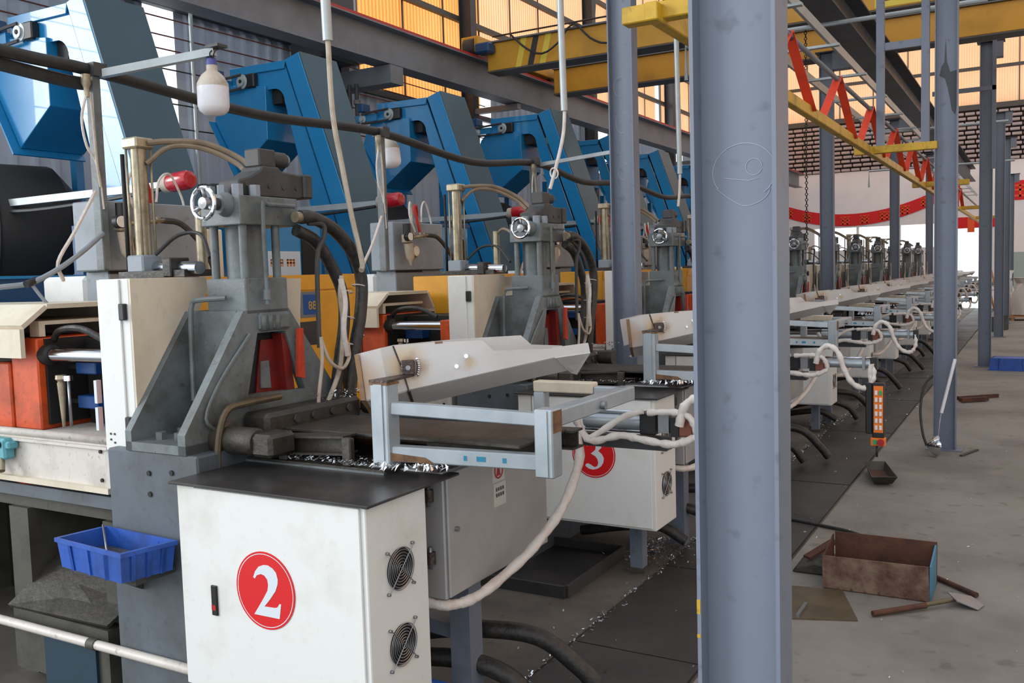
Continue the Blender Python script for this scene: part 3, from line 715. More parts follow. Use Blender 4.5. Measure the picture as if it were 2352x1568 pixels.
    MB().tube([(-2.31, 2.07, 0.92), (-2.31, 2.08, 1.04), (-2.31, 2.12, 1.125), (-2.31, 2.20, 1.14), (-2.30, 2.36, 1.145)], 0.012, 8, n=4).build('coolant_pipe', 'mud_steel', t)
    MB().box(-1.745, -1.665, 2.55, 2.63, 0.045, 0.93).build('table_leg', 'column_paint', t)
    MB().box(-1.30, -1.24, 2.55, 2.61, 0.93-0.4, 0.93).build('table_leg', 'column_paint', t) if False else None
    MB().bar((-2.3, 2.62, 0.35), (-1.75, 2.62, 0.30), 0.05, 0.05).build('leg_brace', 'column_paint', t)
    # flexible hoses
    def hz(pts, dx=0): return [(-2.30+dx, y, z) for y, z in pts]
    MB().tube(hz([(2.50, 1.775), (2.57, 1.775), (2.69, 1.731), (2.786, 1.649), (2.832, 1.547), (2.818, 1.411), (2.775, 1.278), (2.737, 1.112), (2.74, 0.95)]), 0.025, 10, n=5).build('hydraulic_hose', 'hose_black', t)
    MB().tube(hz([(2.50, 1.73), (2.601, 1.69), (2.681, 1.60), (2.737, 1.499), (2.742, 1.382), (2.708, 1.25), (2.68, 1.12), (2.69, 0.95)], -0.02), 0.023, 10, n=5).build('hydraulic_hose', 'hose_black', t)
    for y, z in ((2.822, 1.52), (2.80, 1.33), (2.742, 1.50), (2.73, 1.30), (2.745, 1.40)):
        MB().torus((-2.305, y, z), (0, 0.25, 1), 0.0262, 0.0025, 14, 5).build('cable_tie', 'wrap_white', t)
    MB().cyl((-2.30, 2.475, 1.775), (-2.30, 2.53, 1.775), 0.02, seg=12).build('hose_ferrule', 'brass', t)
    MB().tube([(-2.27, 2.68, 1.56), (-2.265, 2.66, 1.48), (-2.265, 2.67, 1.40), (-2.265, 2.66, 1.30), (-2.27, 2.64, 1.20), (-2.27, 2.56, 1.08)], 0.009, 8, n=5).build('signal_cable', 'cable_beige', t)
    MB().tube([(-2.262, 2.665, 1.55), (-2.255, 2.675, 1.46), (-2.255, 2.66, 1.36), (-2.26, 2.68, 1.26)], 0.011, 8, n=5).build('taped_cable', 'wrap_white', t)
    MB().tube([(-2.27, 2.55, 1.33), (-2.26, 2.58, 1.25), (-2.255, 2.64, 1.215), (-2.26, 2.69, 1.25), (-2.27, 2.70, 1.30)], 0.007, 8, n=5).build('signal_cable', 'cable_beige', t)
    MB().tube([(-2.27, 2.55, 1.34), (-2.265, 2.545, 1.25), (-2.26, 2.52, 1.16), (-2.26, 2.51, 1.10), (-2.26, 2.505, 1.00)], 0.007, 8, n=4).build('spray_line', 'cable_beige', t)
    return t

def make_clamp():
    t = thing('clamping_unit', (-3.6, 2.45, 0), 'x', 'machine', 'orange clamping units in the row')
    # hood: cream sheet folded along X
    prof = [(2.085, 1.285), (2.085, 1.395), (2.185, 1.468), (2.585, 1.468), (2.645, 1.37), (2.645, 1.33)]
    h = MB()
    for (a, b) in zip(prof[:-1], prof[1:]):
        h.plate([(-4.7, a[0], a[1]), (-3.33, a[0], a[1]), (-3.33, b[0], b[1]), (-4.7, b[0], b[1])], -0.018)
    h.build('hood', 'cream_paint', t)
    MB().box(-4.7, -3.36, 2.19, 2.57, 1.405, 1.42).build('inner_tray', 'cream_paint', t)
    MB().box(-3.42, -3.36, 2.165, 2.19, 1.36, 1.42).build('tray_bracket', 'cream_paint', t)
    # orange platens
    MB().box(-3.50, -3.33, 2.13, 2.64, 1.0, 1.355).build('moving_platen', 'orange_paint', t, bevel=0.006)
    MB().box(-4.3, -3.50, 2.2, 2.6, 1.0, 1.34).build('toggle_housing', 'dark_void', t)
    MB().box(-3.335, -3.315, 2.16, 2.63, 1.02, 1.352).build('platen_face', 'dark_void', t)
    MB().box(-3.60, -3.50, 2.12, 2.2, 1.0, 1.26).build('platen_ear', 'orange_paint', t, bevel=0.006)
    MB().box(-2.93, -2.82, 2.12, 2.66, 1.0, 1.325).build('fixed_platen', 'orange_paint', t, bevel=0.006)
    MB().box(-2.96, -2.93, 2.2, 2.64, 1.005, 1.30).build('die_block', 'dark_void', t)
    MB().box(-3.30, -2.97, 2.32, 2.62, 1.005, 1.34).build('die_space_shade', 'dark_void', t)  # dark block added for the shade in the die space
    for yy, zz in ((2.17, 1.29), (2.60, 1.305), (2.55, 1.06)):
        MB().cyl((-3.34, yy, zz), (-2.90, yy, zz), 0.027, seg=18).build('tie_bar', 'polished_rod', t)
    MB().lathe([(0.04, 0), (0.04, 0.04), (0.03, 0.05)], (-3.335, 2.17, 1.29), (1, 0, 0), 16).build('tie_bar_bush', 'dark_void', t)
    for z in (1.235, 1.10):
        c = MB().box(-3.26, -3.14, 2.24, 2.32, z-0.025, z+0.025).build('die_clamp', 'clamp_blue', t, bevel=0.004)
        MB().box(-3.36, -3.26, 2.25, 2.265, z-0.008, z+0.008).build('clamp_stud', 'dark_void', c)
    MB().lathe([(0.02, 0), (0.022, 0.015), (0.012, 0.025), (0.016, 0.03), (0.006, 0.2)], (-3.235, 2.16, 1.215), (0, 0, -1), 12).build('water_fitting', 'brass', t)
    MB().cyl((-3.19, 2.16, 1.20), (-3.19, 2.16, 1.02), 0.006, seg=8).build('ejector_pin', 'steel', t)
    MB().lathe([(0.018, 0), (0.018, 0.02), (0.008, 0.024)], (-3.19, 2.16, 1.215), (0, 0, -1), 10).build('pin_knob', 'chrome', t)
    MB().tube([(-3.33, 2.2, 1.34), (-3.25, 2.18, 1.385), (-3.12, 2.18, 1.39), (-3.0, 2.2, 1.34)], 0.013, 8, n=5).build('coolant_hose', 'hose_black', t)
    for z in (1.16, 1.06):
        MB().box(-3.0, -2.985, 2.13, 2.15, z-0.04, z+0.045).build('scale_strip', 'paper_white', t)
    # bed
    bd = MB().box(-4.7, -2.82, 2.05, 2.72, 0.83, 1.0).build('bed', 'bed_paint', t, bevel=0.004)
    MB().tube([(-4.7, 2.055, 1.005), (-2.815, 2.055, 1.005)], 0.016, 8).build('top_moulding', 'bed_paint', bd)
    MB().box(-4.7, -2.82, 2.035, 2.05, 0.975, 0.985).build('lip', 'bed_paint', bd)
    MB().box(-4.7, -2.82, 2.032, 2.06, 0.818, 0.838).build('lower_flange', 'cream_paint', bd)
    for x, z in ((-2.87, 0.862), (-2.87, 0.965)):
        MB().cyl((x, 2.044, z), (x, 2.052, z), 0.007, seg=10).build('bolt_hole', 'dark_void', bd)
    v = MB().box(-3.55, -3.37, 2.0, 2.045, 0.905, 0.985).build('limit_valve', 'plastic_teal', t, bevel=0.008)
    MB().box(-3.44, -3.35, 2.005, 2.048, 0.945, 0.975).build('valve_end', 'plastic_teal', v, bevel=0.006)
    for x in (-3.5, -3.41):
        MB().cyl((x, 2.01, 0.91), (x+0.03, 1.99, 0.865), 0.013, seg=10).build('valve_fitting', 'brass', v)
    MB().cyl((-3.4, 1.995, 0.963), (-3.4, 2.004, 0.963), 0.013, seg=12).build('valve_port', 'dark_void', v)
    MB().lathe([(0.09, 0), (0.07, 0.03), (0.03, 0.045)], (-3.38, 2.15, 0.815), (0, 0, -1), 16).build('drain_cup', 'orange_paint', t)
    # under frame
    MB().box(-4.7, -2.75, 2.10, 2.75, 0.70, 0.80).build('frame_top', 'underframe', t)
    MB().box(-4.7, -2.75, 2.06, 2.10, 0.755, 0.80).build('drip_ledge', 'base_grey', t)
    MB().box(-3.50, -3.38, 2.08, 2.72, 0.0, 0.70).build('frame_post', 'underframe', t)
    MB().box(-2.93, -2.75, 2.08, 2.72, 0.0, 0.70).build('frame_post', 'underframe', t)
    MB().box(-4.7, -4.5, 2.08, 2.72, 0.0, 0.70).build('frame_post', 'underframe', t)
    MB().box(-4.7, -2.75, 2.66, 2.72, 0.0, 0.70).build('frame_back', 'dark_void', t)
    MB().plate([(-3.42, 2.0, 0.34), (-2.83, 2.0, 0.355), (-2.80, 2.16, 0.45), (-3.36, 2.18, 0.49)], 0.012).build('chip_tray', 'greasy_iron', t)
    MB().box(-3.40, -2.84, 2.01, 2.5, 0.10, 0.33).build('tray_body', 'underframe', t)
    MB().box(-3.2, -2.9, 1.998, 2.012, 0.03, 0.27).build('tray_panel', 'dark_teal', t)
    MB().tube([(-4.5, 1.965, 0.29), (-3.4, 1.965, 0.295), (-2.36, 1.965, 0.30)], 0.017, 10).build('guard_rail', 'bed_paint', t)
    for x in (-2.86,):
        MB().cyl((x-0.02, 1.965, 0.2975), (x+0.02, 1.965, 0.2978), 0.021, seg=12).build('rail_joint', 'underframe', t)
    return t

def make_yellow():
    t = thing('machine_guard', (-3.4, 3.2, 0.9), 'x', 'guard', 'yellow guard doors behind the presses')
    MB().box(-3.6, -3.2, 2.74, 3.9, 0.85, 1.575).build('body', 'yellow_paint', t, bevel=0.006)
    MB().box(-3.2, -3.19, 2.76, 3.86, 1.50, 1.575).build('upper_panel', 'yellow_paint', t)
    d = MB().box(-3.2, -3.185, 3.30, 3.84, 0.87, 1.49).build('door', 'yellow_paint', t, bevel=0.003)
    p = MB().box(-3.185, -3.182, 3.455, 3.555, 1.375, 1.475).build('type_plate', 'plate_blue', t)
    MB().box(-3.185, -3.183, 3.435, 3.575, 1.36, 1.49).build('plate_border', 'beam_steel', d)
    text('88', (-3.181, 3.52, 1.40), 0.06, 'rail_yellow', p, (math.pi/2, 0, math.pi/2))
    MB().box(-3.186, -3.182, 3.43, 3.58, 1.22, 1.34).build('window', 'window_film', d, bevel=0.001)
    MB().tube([(-3.185, 3.72, 1.195), (-3.14, 3.70, 1.195), (-3.14, 3.70, 1.17), (-3.14, 3.70, 0.98), (-3.14, 3.70, 0.955), (-3.185, 3.72, 0.955)], 0.014, 8, n=3).build('handle', 'black_plastic', d)
    return t

def make_tank():
    t = thing('hydraulic_tank', (-4.1, 3.2, 0), 'x', 'tank', 'grey hydraulic tanks')
    b = MB().box(-3.95, -3.75, 2.75, 3.34, 1.62, 1.945).build('upper_tank', 'tank_grey', t, bevel=0.006)
    MB().box(-3.95, -3.78, 2.80, 3.34, 0.0, 1.62).build('lower_tank', 'tank_grey', t, bevel=0.006)
    MB().box(-3.785, -3.775, 2.80, 3.1, 1.605, 1.62).build('tank_seam', 'dark_void', t)
    g = MB().lathe([(0.045, 0), (0.045, 0.02), (0.038, 0.028)], (-3.75, 2.965, 1.75), (1, 0, 0), 20).build('level_gauge', 'brass', t)
    MB().cyl((-3.724, 2.965, 1.75), (-3.721, 2.965, 1.75), 0.034, seg=20).build('dial', 'gauge_face', g)
    r = MB().box(-3.72, -3.66, 2.79, 2.85, 1.80, 1.86).build('air_regulator', 'brass', t, bevel=0.006)
    MB().cyl((-3.69, 2.82, 1.86), (-3.69, 2.82, 1.93), 0.026, seg=14).build('regulator_knob', 'black_plastic', r)
    MB().lathe([(0.033, 0), (0.033, 0.02), (0.031, 0.10), (0.012, 0.125), (0.010, 0.15)], (-3.69, 2.83, 1.80), (0, 0.12, -1), 14).build('filter_bowl', 'cable_beige', r)
    MB().cyl((-3.66, 2.775, 1.84), (-3.625, 2.77, 1.84), 0.030, seg=18).build('pressure_gauge', 'black_plastic', r)
    MB().cyl((-3.626, 2.77, 1.84), (-3.622, 2.77, 1.84), 0.026, seg=18).build('gauge_dial', 'gauge_face', r)
    MB().cyl((-3.69, 2.85, 1.835), (-3.69, 3.06, 1.86), 0.010, seg=8).build('air_manifold', 'brass', r)
    for yy in (2.90, 2.97, 3.02):
        MB().cyl((-3.69, yy, 1.842), (-3.69, yy-0.005, 1.875), 0.009, seg=8).build('air_fitting', 'brass', r)
    MB().tube([(-3.69, 2.97, 1.875), (-3.70, 2.95, 1.97), (-3.71, 2.94, 2.04), (-3.73, 2.99, 2.06), (-3.76, 3.04, 2.00), (-3.78, 3.06, 1.945)], 0.010, 8, n=5).build('air_hose', 'conductor_red', t)
    MB().tube([(-3.69, 2.91, 1.875), (-3.70, 2.87, 1.99), (-3.73, 2.92, 2.08), (-3.76, 2.98, 2.02), (-3.78, 3.0, 1.94)], 0.007, 8, n=5).build('air_hose', 'wrap_white', t)
    MB().tube([(-3.74, 3.06, 1.95), (-3.76, 3.10, 2.06), (-3.80, 3.20, 2.10), (-3.82, 3.28, 2.0), (-3.82, 3.3, 1.93)], 0.006, 8, n=5).build('air_hose', 'wrap_white', t)
    MB().tube([(-3.70, 3.05, 1.86), (-3.66, 3.14, 1.84), (-3.62, 3.24, 1.72), (-3.6, 3.28, 1.60)], 0.015, 8, n=5).build('oil_hose', 'hose_black', t)
    MB().box(-4.3, -3.96, 2.80, 3.1, 1.40, 1.60).build('motor_cover', 'white_paint', t, bevel=0.02)
    return t

def make_core():
    t = thing('core_pull_cylinder', (-2.9, 2.3, 1.575), 'x', 'cylinder', 'brass core pull cylinders on the presses')
    MB().box(-3.02, -2.66, 2.28, 2.44, 1.575, 1.60).build('base_plate', 'greasy_iron', t)
    b = MB().cyl((-2.92, 2.32, 1.60), (-2.92, 2.32, 2.06), 0.029, seg=16).build('barrel', 'brass', t)
    for dx, dy in ((-0.03, -0.03), (0.03, -0.03), (-0.03, 0.03), (0.03, 0.03)):
        MB().cyl((-2.92+dx, 2.32+dy, 1.62), (-2.92+dx, 2.32+dy, 2.06), 0.005, seg=6).build('tie_rod', 'brass', b)
    MB().box(-2.962, -2.878, 2.278, 2.362, 2.055, 2.095).build('end_cap', 'brass', t, bevel=0.006)
    MB().box(-2.965, -2.875, 2.275, 2.365, 1.595, 1.66).build('lower_cap', 'tank_grey', t, bevel=0.006)
    MB().cyl((-2.985, 2.30, 1.60), (-2.985, 2.30, 2.04), 0.008, seg=8).build('sensor_rail', 'dark_void', t)
    MB().cyl((-2.90, 2.34, 1.615), (-2.60, 2.30, 1.605), 0.023, seg=16).build('polished_rod', 'polished_rod', t)
    MB().box(-2.765, -2.72, 2.27, 2.36, 1.575, 1.645).build('rod_block', 'greasy_iron', t, bevel=0.004)
    MB().cyl((-2.72, 2.42, 1.60), (-2.72, 2.42, 1.82), 0.020, seg=14).build('small_barrel', 'brass', t)
    MB().tube([(-2.88, 2.33, 2.075), (-2.84, 2.40, 2.085), (-2.76, 2.50, 2.08), (-2.66, 2.58, 2.02), (-2.56, 2.55, 1.95)], 0.011, 8, n=5).build('oil_hose', 'hose_brown', t)
    MB().tube([(-2.89, 2.33, 2.00), (-2.84, 2.40, 2.065), (-2.76, 2.49, 2.06), (-2.66, 2.56, 2.0), (-2.58, 2.54, 1.94)], 0.010, 8, n=5).build('oil_hose', 'hose_brown', t)
    MB().tube([(-2.72, 2.42, 1.80), (-2.66, 2.40, 1.83), (-2.58, 2.36, 1.80), (-2.55, 2.33, 1.76)], 0.008, 8, n=5).build('oil_hose', 'hose_brown', t)
    MB().tube([(-2.87, 2.33, 1.66), (-2.80, 2.38, 1.73), (-2.70, 2.40, 1.73), (-2.58, 2.33, 1.64)], 0.007, 8, n=5).build('oil_hose', 'cable_black', t)
    return t

def make_cabinet():
    t = thing('control_cabinet', (-2.04, 2.15, 0), 'x', 'cabinet', 'white control cabinets in front of the presses')
    b = MB().box(-2.433, -1.65, 2.005, 2.30, 0.228, 0.90).build('body', 'white_paint', t, bevel=0.003)
    MB().box(-2.345, -1.668, 1.997, 2.005, 0.24, 0.894).build('door', 'white_paint', t, bevel=0.002)
    MB().box(-2.45, -1.625, 1.985, 2.46, 0.900, 0.909).build('lid', 'black_lid', t, bevel=0.002)
    MB().box(-2.3505, -2.3450, 2.0035, 2.0055, 0.24, 0.894).build('door_seam', 'machine_dark', t)
    lk = MB().box(-2.283, -2.258, 1.990, 1.998, 0.487, 0.585).build('door_lock', 'black_plastic', t, bevel=0.002)
    MB().box(-2.28, -2.262, 1.988, 1.991, 0.505, 0.522).build('lock_button', 'ink_red', lk)
    for z in (0.678, 0.444):
        f = MB().cyl((-1.651, 2.155, z), (-1.648, 2.155, z), 0.062, seg=28).build('fan_opening', 'dark_void', t)
        g = MB()
        for r in (0.012, 0.021, 0.030, 0.039, 0.048, 0.057, 0.064): g.torus((-1.643, 2.155, z), (1, 0, 0), r, 0.0016, 28, 5)
        for a in (45, 135):
            c, s_ = math.cos(math.radians(a)), math.sin(math.radians(a))
            g.tube([(-1.641, 2.155-0.088*c, z-0.088*s_), (-1.641, 2.155+0.088*c, z+0.088*s_)], 0.0018, 5)
        g.build('fan_grille', 'steel', f)
        for sy in (-1, 1):
            for sz in (-1, 1):
                MB().cyl((-1.651, 2.155+sy*0.062, z+sz*0.062), (-1.640, 2.155+sy*0.062, z+sz*0.062), 0.005, seg=8).build('grille_screw', 'steel', f)
    for x in (-1.87,):
        MB().box(x, x+0.07, 2.18, 2.25, -0.05, 0.23).build('leg', 'column_paint', t)
        MB().box(x-0.02, x+0.09, 2.15, 2.28, -0.054, -0.035).build('foot', 'underframe', t)
    return t

def make_ssbox():
    t = thing('junction_box', (-1.75, 2.7, 0.52), 'x', 'cabinet', 'stainless junction boxes')
    MB().box(-2.0, -1.607, 2.335, 3.02, 0.525, 0.935).build('body', 'stainless_dull', t, bevel=0.004)
    d = MB().box(-1.607, -1.597, 2.345, 3.01, 0.53, 0.93).build('door', 'stainless_dull', t, bevel=0.003)
    MB().cyl((-1.597, 2.385, 0.745), (-1.585, 2.385, 0.745), 0.008, seg=10).build('lock_screw', 'steel', d)
    for z in (0.86, 0.66):
        h = MB().cyl((-1.655, 2.325, z-0.02), (-1.655, 2.325, z+0.02), 0.016, seg=10).build('hinge', 'weld_dark', t)
        MB().cyl((-1.655, 2.322, z-0.035), (-1.655, 2.322, z+0.035), 0.007, seg=8).build('hinge_pin', 'steel', h)
    MB().box(-1.69, -1.62, 2.33, 2.42, 0.935, 0.965).build('mount_tab', 'weld_dark', t)
    return t

def make_chute():
    t = thing('delivery_chute', (-1.6, 2.6, 1.1), 'x', 'chute', 'stainless delivery chutes')
    d = Vector((0.787, 0.617, 0)).normalized(); nn = Vector((d.y, -d.x, 0)); p0 = Vector((-1.757, 2.379, 0)); th = 0.005
    def W(u, off, z): return p0+d*u-nn*off+Vector((0, 0, z))
    def wall(uz, off, name, m_='stainless_chute', thick=th):
        return MB().plate([W(u, off, z) for u, z in uz][::-1], -thick).build(name, m_, t)
    wall([(-0.044, 1.331), (0.10, 1.336), (0.245, 1.337), (0.28, 1.301), (0.478, 1.30), (0.485, 1.271), (0.0, 1.186)], 0, 'side_wall')
    wall([(-0.038, 1.318), (0.18, 1.330), (0.403, 1.334), (0.439, 1.30), (0.55, 1.292), (0.52, 1.271), (0.0, 1.186)], 0.20, 'side_wall')
    MB().plate([W(0.0, 0, 1.187), W(0.485, 0, 1.272), W(0.545, 0.06, 1.224), W(0.016, 0.06, 1.129)], th).build('lower_slope', 'stainless_chute', t)
    MB().plate([W(0.52, 0.20, 1.272), W(0.0, 0.20, 1.187), W(0.016, 0.14, 1.129), W(0.545, 0.14, 1.224)], th).build('lower_slope', 'stainless_chute', t)
    MB().plate([W(0.016, 0.06, 1.131), W(0.56, 0.06, 1.227), W(0.56, 0.14, 1.227), W(0.016, 0.14, 1.131)], th).build('bottom', 'stainless_chute', t)
    n = MB()
    n.plate([W(0.474, -0.006, 1.303), W(0.596, -0.006, 1.314), W(0.602, -0.006, 1.283), W(0.482, -0.006, 1.271)], -0.004)
    n.plate([W(0.482, -0.006, 1.271), W(0.602, -0.006, 1.283), W(0.569, 0.06, 1.205), W(0.548, 0.062, 1.212)], 0.004)
    n.build('nose_piece', 'stainless_chute', t)
    f = MB()
    f.plate([W(-0.002, -0.001, 1.186), W(-0.044, -0.001, 1.331), W(-0.085, -0.008, 1.325), W(-0.062, -0.008, 1.172)], th)
    f.plate([W(-0.062, -0.008, 1.172), W(-0.085, -0.008, 1.325), W(-0.164, 0.012, 1.306), W(-0.149, 0.012, 1.157)], th)
    f.plate([W(-0.149, 0.012, 1.157), W(-0.062, -0.008, 1.172), W(-0.002, 0, 1.186), W(0.016, 0.06, 1.129), W(-0.12, 0.07, 1.10)], th)
    f.build('inlet_flare', 'stainless_chute', t)
    MB().plate([W(0.0, 0.20, 1.186), W(-0.038, 0.20, 1.318), W(-0.15, 0.205, 1.295), W(-0.13, 0.205, 1.15)], th).build('inlet_flare', 'stainless_chute', t)
    MB().plate([W(-0.12, 0.07, 1.10), W(0.016, 0.06, 1.13), W(0.016, 0.14, 1.13), W(-0.12, 0.14, 1.10)], th).build('inlet_bottom', 'stainless_chute', t)
    MB().plate([W(-0.166, 0.009, 1.306), W(-0.151, 0.009, 1.157), W(-0.122, 0.067, 1.10), W(-0.114, 0.062, 1.10), W(-0.139, 0.003, 1.158), W(-0.153, 0.003, 1.307)], 0.003).build('burnt_edge', 'weld_tint', t)
    MB().tube([W(-0.044, -0.004, 1.33), W(-0.02, -0.004, 1.26), W(0.0, -0.004, 1.186)], 0.003, 6).build('weld_seam', 'weld_dark', t)
    MB().tube([W(0.0, -0.002, 1.183), W(0.008, 0.03, 1.155), W(0.016, 0.06, 1.127)], 0.006, 6).build('weld_seam', 'weld_dark', t)
    k = MB().plate([W(-0.022, -0.026, 1.235), W(0.022, -0.026, 1.235), W(0.022, -0.026, 1.283), W(-0.022, -0.026, 1.283)], 0.024).build('pivot_bracket', 'weld_dark', t, bevel=0.004)
    MB().cyl(W(0.0, -0.026, 1.26), W(0.0, -0.032, 1.26), 0.008, seg=10).build('pivot_bolt', 'steel', k)
    wb_ = MB()
    for i in range(8):
        wb_.lathe([(0.001, -0.006), (0.005, -0.003), (0.006, 0.002), (0.001, 0.006)], W(0.030+0.004*math.sin(i*0.4), -0.008, 1.235+i*0.007), nn, 7)
    o = wb_.build('weld_bead', 'swarf', k); o['kind'] = 'stuff'
    for u, z in ((0.189, 1.288), (0.157, 1.256)):
        MB().cyl(W(u, -0.004, z), W(u, -0.012, z), 0.007, seg=10).build('rivet_bolt', 'chrome', t)
    MB().plate([W(0.09, -0.006, 1.338), W(0.115, -0.006, 1.339), W(0.115, -0.006, 1.332), W(0.09, -0.006, 1.331)], -0.003).build('rim_clip', 'weld_tint', t)
    return t

def make_frame():
    t = thing('support_frame', (-1.5, 2.4, 0.96), 'x', 'frame', 'galvanised chute support frames')
    def tube(x0, x1, y0, y1, z0, z1, name, m_='galvanised'):
        return MB().box(x0, x1, y0, y1, z0, z1).build(name, m_, t, bevel=0.004)
    p = tube(-1.773, -1.708, 2.20, 2.262, 0.965, 1.228, 'post')
    MB().box(-1.7565, -1.7245, 2.196, 2.20, 0.99, 1.225).build('post_lip', 'galvanised', p)
    MB().box(-1.774, -1.707, 2.199, 2.263, 1.222, 1.230).build('burnt_top', 'rust_weld', p)
    p = tube(-1.282, -1.220, 2.345, 2.407, 0.945, 1.149, 'post')
    MB().box(-1.266, -1.236, 2.341, 2.345, 0.95, 1.146).build('post_lip', 'galvanised', p)
    MB().box(-1.2195, -1.2175, 2.348, 2.404, 1.08, 1.145).build('rust_patch', 'rust_weld', p)
    lb = MB().bar((-1.715, 2.232, 1.010), (-1.275, 2.372, 0.988), 0.045, 0.047).build('lower_bar', 'galvanised', t, bevel=0.004)
    dv = Vector((0.44, 0.14, -0.022)).normalized(); fr = Vector((0.303, -0.953, 0))
    for u, w in ((0.27, 0.028), (0.35, 0.012), (0.23, 0.01)):
        a = Vector((-1.715, 2.232, 1.010))+dv*u+fr*0.0228
        MB().plate([a+Vector((0, 0, -0.006)), a+dv*w+Vector((0, 0, -0.006)), a+dv*w+Vector((0, 0, 0.009)), a+Vector((0, 0, 0.009))], -0.0008).build('ink_mark', 'teal_ink', lb)
    a = Vector((-1.715, 2.232, 1.010))+fr*0.0228
    MB().plate([a+Vector((0, 0, -0.02)), a+dv*0.14+Vector((0, 0, -0.022)), a+dv*0.11+Vector((0, 0, -0.004)), a+Vector((0, 0, 0.004))], -0.0006).build('heat_stain', 'rust_weld', lb)
    MB().bar((-1.715, 2.235, 1.150), (-1.275, 2.375, 1.116), 0.04, 0.038).build('upper_bar', 'galvanised', t, bevel=0.003)
    tube(-1.279, -1.223, 2.407, 2.99, 1.092, 1.142, 'arm')
    tube(-1.60, -1.36, 2.93, 2.98, 1.115, 1.155, 'cross_tube', 'cream_paint')
    tube(-1.36, -1.24, 2.935, 2.975, 1.11, 1.142, 'cross_bracket')
    tube(-1.60, -1.555, 2.93, 2.975, 0.96, 1.115, 'rear_post')
    MB().cyl((-1.2225, 2.70, 1.115), (-1.206, 2.70, 1.115), 0.014, seg=10).build('bolt', 'steel', t)
    MB().plate([(-1.775, 2.20, 1.238), (-1.705, 2.20, 1.238), (-1.735, 2.385, 1.238), (-1.765, 2.385, 1.238)], 0.008).build('bracket_plate', 'weld_dark', t)
    random.seed(5)
    w = MB()
    for i in range(46):
        x = -1.77+random.random()*0.24; a = random.random()*6.28; yb = 2.19+max(0, (x+1.71))*0.3
        w.plate([(x, yb+random.random()*0.012, 0.970+random.random()*0.018), (x+0.012*math.cos(a), yb-0.002, 0.973+0.012*math.sin(a)), (x+0.01, yb+0.005, 0.968+random.random()*0.02)], 0.001)
    o = w.build('weld_spatter', 'swarf', t); o['kind'] = 'stuff'
    return t

def make_arm():
    t = thing('pneumatic_slide', (-1.15, 3.1, 0.95), 'x', 'actuator', 'pneumatic slides with white wrapped hoses')
    Y = 3.1
    for zz, r in ((0.995, 0.027), (1.03, 0.008), (0.962, 0.008)):
        MB().cyl((-1.47, Y, zz), (-1.235, Y, zz), r, seg=16).build('cylinder_barrel' if r > 0.02 else 'guide_tube', 'polished_rod' if r < 0.02 else 'galvanised', t)
    MB().box(-1.24, -1.18, Y-0.035, Y+0.035, 0.955, 1.035).build('end_block', 'black_plastic', t, bevel=0.004)
    MB().box(-1.17, -1.13, Y-0.03, Y+0.03, 0.965, 1.03).build('clamp_plate', 'steel', t)
    MB().box(-1.12, -1.09, Y-0.04, Y+0.03, 0.955, 1.025).build('valve_body', 'black_plastic', t)
    MB().box(-1.09, -1.04, Y-0.04, Y+0.03, 0.958, 1.022).build('valve_coil', 'brown_valve', t, bevel=0.004)
    MB().cyl((-1.04, Y, 0.998), (-0.80, Y, 0.998), 0.024, seg=16).build('cylinder_barrel', 'galvanised', t)
    MB().cyl((-1.04, Y, 1.03), (-0.78, Y, 1.03), 0.006, seg=8).build('guide_tube', 'polished_rod', t)
    MB().box(-0.84, -0.825, Y-0.035, Y+0.035, 0.965, 1.04).build('end_flange', 'steel', t)
    MB().box(-0.80, -0.765, Y-0.03, Y+0.03, 0.965, 1.035).build('end_cap', 'black_plastic', t, bevel=0.004)
    MB().box(-1.6, -1.14, Y-0.03, Y+0.03, 0.90, 0.945).build('mount_beam', 'beam_dark', t)
    def wr(pts, r=0.014, n=6):
        MB().tube(pts, r, 9, n=n, rs=lambda u, r=r: r*(1+0.14*math.sin(u*57)+0.1*math.sin(u*131+1))).build('wrapped_hose', 'wrap_white', t)
    wr([(-1.49, Y-0.05, 1.01), (-1.45, Y-0.07, 0.955), (-1.40, Y-0.08, 0.93), (-1.30, Y-0.07, 0.955), (-1.20, Y-0.08, 0.945), (-1.10, Y-0.07, 0.935), (-1.03, Y-0.06, 0.96)])
    wr([(-1.42, Y-0.075, 0.935), (-1.36, Y-0.07, 0.975), (-1.29, Y-0.06, 1.02), (-1.22, Y-0.05, 1.045)], 0.012)
    wr([(-1.20, Y-0.05, 1.04), (-1.10, Y-0.05, 1.045), (-1.04, Y-0.06, 1.03), (-1.02, Y-0.06, 0.97), (-1.07, Y-0.07, 0.94)], 0.012)
    wr([(-1.08, Y-0.06, 1.0), (-1.06, Y-0.06, 1.07), (-1.01, Y-0.06, 1.10), (-0.96, Y-0.06, 1.06), (-0.93, Y-0.06, 0.97), (-0.89, Y-0.06, 0.90), (-0.84, Y-0.05, 0.87), (-0.80, Y-0.04, 0.875)], 0.015)
    wr([(-0.785, Y-0.02, 1.0), (-0.78, Y-0.03, 0.93), (-0.80, Y-0.04, 0.88)], 0.012)
    return t

